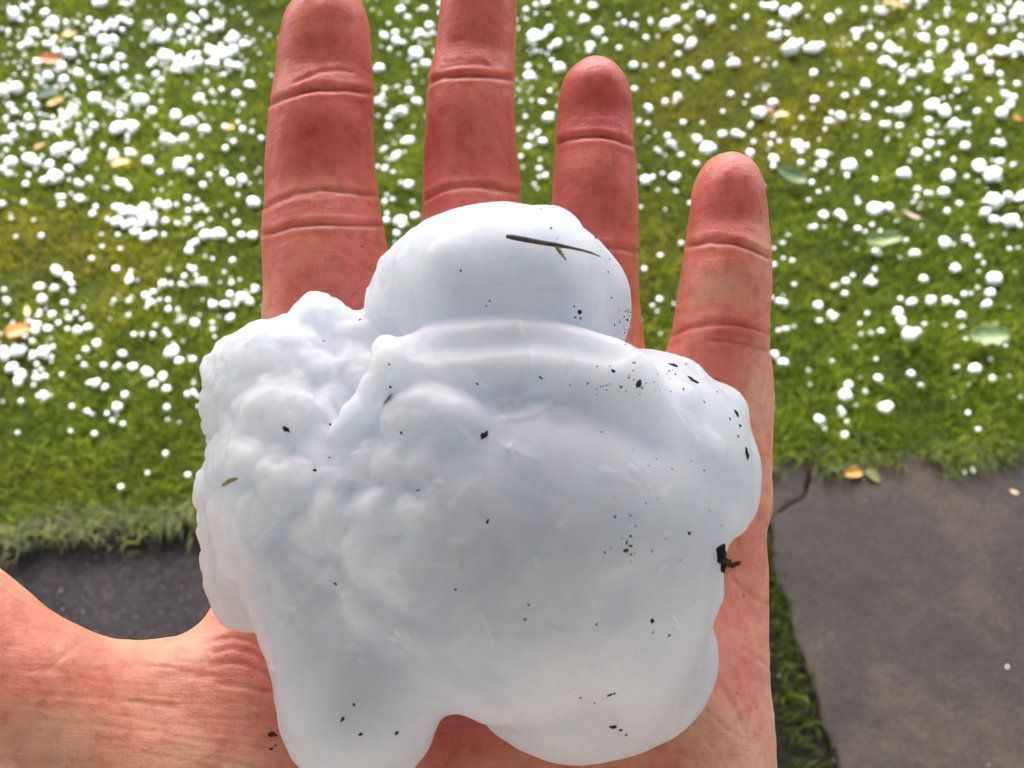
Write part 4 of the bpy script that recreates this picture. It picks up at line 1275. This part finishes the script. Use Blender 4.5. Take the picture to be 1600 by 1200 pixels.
# tufts in the joint between the slab and the path
cx_, cy_ = [], []
for i in range(5200):
    t_ = random.random() ** .9
    yy = 850 + t_ * 420
    xr = np.interp(yy, [850, 900, 1045, 1200, 1280], [1207, 1211, 1258, 1309, 1335])
    wdt = np.interp(yy, [850, 930, 1100, 1200, 1280], [10, 22, 62, 80, 90])
    p = G(xr - random.random() * wdt, yy, -.02)
    if random.random() < (.14 if yy < 1130 else .05): cx_.append(p[0]); cy_.append(p[1])
x, y = np.array(cx_), np.array(cy_); n = len(x)
blades('joint_grass', x, y, np.full(n, -.022), RNG.uniform(.015, .045, n), RNG.uniform(.0012, .0026, n), np.clip(RNG.normal(.7, .4, n), 0, 1.4), RNG.uniform(0, 6.28, n),
       np.stack([np.clip(RNG.normal(.02, .12, n), 0, 1), (RNG.random(n) < .06) * 1.0, RNG.uniform(0, .3, n)], 1), 'dark green grass growing in the gap beside the slab', 'grass')

# ------------------------------------------------------------------ leaves and litter
def leaf_obj(px_, py_, lpx, wpx, ang, col, label, z=.03, shape='oval', cup=.18, seed=0, name='fallen_leaf', tilt=(0, 0)):
    """a leaf blade with midrib fold, side veins and a short stalk; length and width in photo pixels"""
    r = random.Random(seed)
    c = G(px_, py_, z); s = np.linalg.norm(c - CAM) / FPX
    Lh, Wd = lpx * s, wpx * s
    nu, nv = 14, 8
    V, Q = [], []
    for i in range(nu + 1):
        u = i / nu
        if shape == 'oval': wv = math.sin(math.pi * min(1, u * .97 + .015)) ** .75
        elif shape == 'torn': wv = (math.sin(math.pi * min(1, u * .9 + .05)) ** .5) * (1 - .5 * (u > .55) * (r.random() * .6))
        else: wv = math.sin(math.pi * (u * .98 + .01)) ** .6 * (1 + .22 * math.sin(u * 22))
        for j in range(nv + 1):
            v = j / nv * 2 - 1
            jag = 1 + .07 * r.uniform(-1, 1) * abs(v)
            V.append((Lh * (u - .5), Wd / 2 * v * wv * jag, Wd * cup * (v * v) * wv + Lh * .12 * math.sin(u * 3 + seed) + .0006 * math.cos(u * 40) * abs(v)))
    for i in range(nu):
        for j in range(nv):
            a = i * (nv + 1) + j
            Q.append((a, a + nv + 1, a + nv + 2, a + 1))
    V = np.array(V); me = mesh_np(name, V, Q)
    m, t, b = mat_new(name + '_surface')
    n1 = noise(t, 90, 4, .6)
    cc = ramp(t, n1, [(.3, tuple(x * .6 for x in col)), (.55, col), (.75, tuple(min(1, x * 1.3) for x in col))])
    t.links.new(cc, b.inputs['Base Color']); b.inputs['Roughness'].default_value = .5
    o = link(name, me, m)
    mod = o.modifiers.new('thick', 'SOLIDIFY'); mod.thickness = .0005
    o.location = c.tolist(); o.rotation_euler = (tilt[0], tilt[1], ang)
    st = np.array([(-Lh * .5 - Lh * .25 * k / 3, .0004 * sgn, .0004 * up + Lh * .12 * math.sin(seed)) for k in range(4) for sgn, up in ((-1, 0), (1, 0), (0, 1.5))])
    F = [(k * 3 + a, k * 3 + (a + 1) % 3, k * 3 + 3 + (a + 1) % 3, k * 3 + 3 + a) for k in range(3) for a in range(3)]
    link('stalk', mesh_np('stalk', st, F), m, o)
    return tag(o, label, 'leaf', 'fallen leaves')


OR, YE, RD = (.36, .09, .012), (.42, .22, .02), (.08, .010, .008)
leaf_obj(28, 518, 34, 22, .9, (.44, .15, .02), 'curled orange leaf among hailstones at the near end of the lawn', shape='torn', seed=1, tilt=(.3, .2))
leaf_obj(78, 92, 30, 15, .1, OR, 'orange brown leaf lying flat among thick hail', seed=2, tilt=(.4, 0))
leaf_obj(108, 52, 20, 11, .5, (.30, .20, .04), 'small tan leaf above the orange brown one', seed=3)
leaf_obj(86, 158, 24, 14, .4, (.30, .19, .04), 'ochre leaf beside a dark green one in the hail', seed=4)
leaf_obj(74, 148, 36, 22, -.1, (.025, .05, .022), 'dark green leaf behind the ochre leaf', seed=5, z=.024)
leaf_obj(360, 201, 14, 10, .3, YE, 'small bright yellow leaf near the index finger', seed=6)
leaf_obj(189, 256, 26, 14, .7, (.50, .26, .08), 'crumpled orange leaf between two white hail clumps', seed=7, shape='torn')
leaf_obj(62, 228, 20, 8, 1.3, (.28, .10, .03), 'narrow brown leaf in the hail', seed=8)
leaf_obj(1240, 273, 46, 24, -.35, (.065, .11, .035), 'dull green leaf on the grass just past the little fingertip', seed=9, tilt=(.35, .1), z=.035)
leaf_obj(1382, 372, 50, 22, .12, (.14, .20, .065), 'torn pale green leaf with a hailstone on its end', seed=10, shape='torn', tilt=(.5, 0), z=.038)
leaf_obj(1546, 524, 52, 30, .05, (.13, .19, .075), 'large pale green lobed leaf resting on top of the grass', seed=11, shape='lobed', tilt=(.4, .15), z=.045)
leaf_obj(1202, 170, 24, 12, -.8, RD, 'dark red leaf behind a hailstone', seed=12, tilt=(.4, 0))
leaf_obj(1221, 181, 26, 10, .3, (.55, .42, .22), 'cream leaf fragment beside the dark red leaf', seed=13)
leaf_obj(1398, 8, 36, 12, .1, (.50, .30, .10), 'long tan leaf at the far side of the lawn', seed=14)
leaf_obj(1425, 335, 26, 7, -.4, (.38, .28, .22), 'thin grey brown leaf strip in a bare spot', seed=15)
leaf_obj(42, 486, 22, 7, -1.2, (.55, .38, .16), 'thin curled straw coloured leaf above the orange leaf', seed=16)
leaf_obj(840, 57, 30, 18, .1, (.25, .36, .29), 'pale bluish green leaf between the middle and ring fingers', seed=17)
leaf_obj(282, 500, 18, 10, .4, (.24, .28, .26), 'grey green leaf among scattered hailstones', seed=18)
leaf_obj(1333, 740, 28, 17, .15, (.50, .25, .045), 'folded golden leaf lying on the slab', z=.004, seed=19, cup=.3, tilt=(.2, 0))
leaf_obj(1364, 744, 26, 16, -.7, (.11, .12, .03), 'olive green leaf on the slab next to the golden one', z=.004, seed=20, cup=.15)
leaf_obj(1590, 185, 14, 10, .2, OR, 'tiny orange leaf at the margin of the lawn', seed=21)
leaf_obj(1585, 768, 12, 5, -.4, (.45, .32, .2), 'tiny straw coloured leaf flake on the slab', z=.003, seed=22)

# pale petals by the slab edge, bits of grit on path and slab
def petal(px_, py_, s_px, label):
    c = G(px_, py_, .003); s = np.linalg.norm(c - CAM) / FPX * s_px / 2
    me = blobmesh('hail_chip', (s * .7, s * 1.2, s * .5), 2, .25, int(px_), .8)
    o = link('hail_chip', me, HAIL); o.location = c.tolist()
    tag(o, label, 'hail chip', 'hail chips melting on the slab')
petal(1520, 735, 8, 'brighter of two tiny white hail chips on the slab by the grass')
petal(1507, 738, 6, 'fainter of two tiny white hail chips on the slab by the grass')
petal(1574, 1042, 4, 'lone whitish chip on the open middle of the slab')
Vs, Fs = [], []
gr = np.random.default_rng(5)
spots = [(x_, y_) for x_, y_ in zip(gr.uniform(-100, 420, 520), gr.uniform(815, 1120, 520))] + [(x_, y_) for x_, y_ in zip(gr.uniform(1210, 1650, 190), gr.uniform(735, 1230, 190))]
for i, (x_, y_) in enumerate(spots):
    zz = -.0205 if x_ < 700 else .0006
    p = G(x_, y_, zz)
    if on_lawn(p[0], p[1]): continue
    r = gr.gamma(1.6, .00042) + .0005
    if x_ > 700: r *= .6
    vv = ico_v * (1 + gr.uniform(-.3, .3, (len(ico_v), 1))) * (r * gr.uniform(.6, 1.2, 3)) + p
    Fs.append(ico_f + len(Vs) * len(ico_v)); Vs.append(vv)
GRIT = simple_mat('grit', (.12, .11, .105), .8, .9, 60)
o = link('grit', mesh_np('grit', np.concatenate(Vs), None, np.concatenate(Fs), False), GRIT)
tag(o, 'fine pale grit scattered over the dark path and slab', 'grit', kind='stuff')
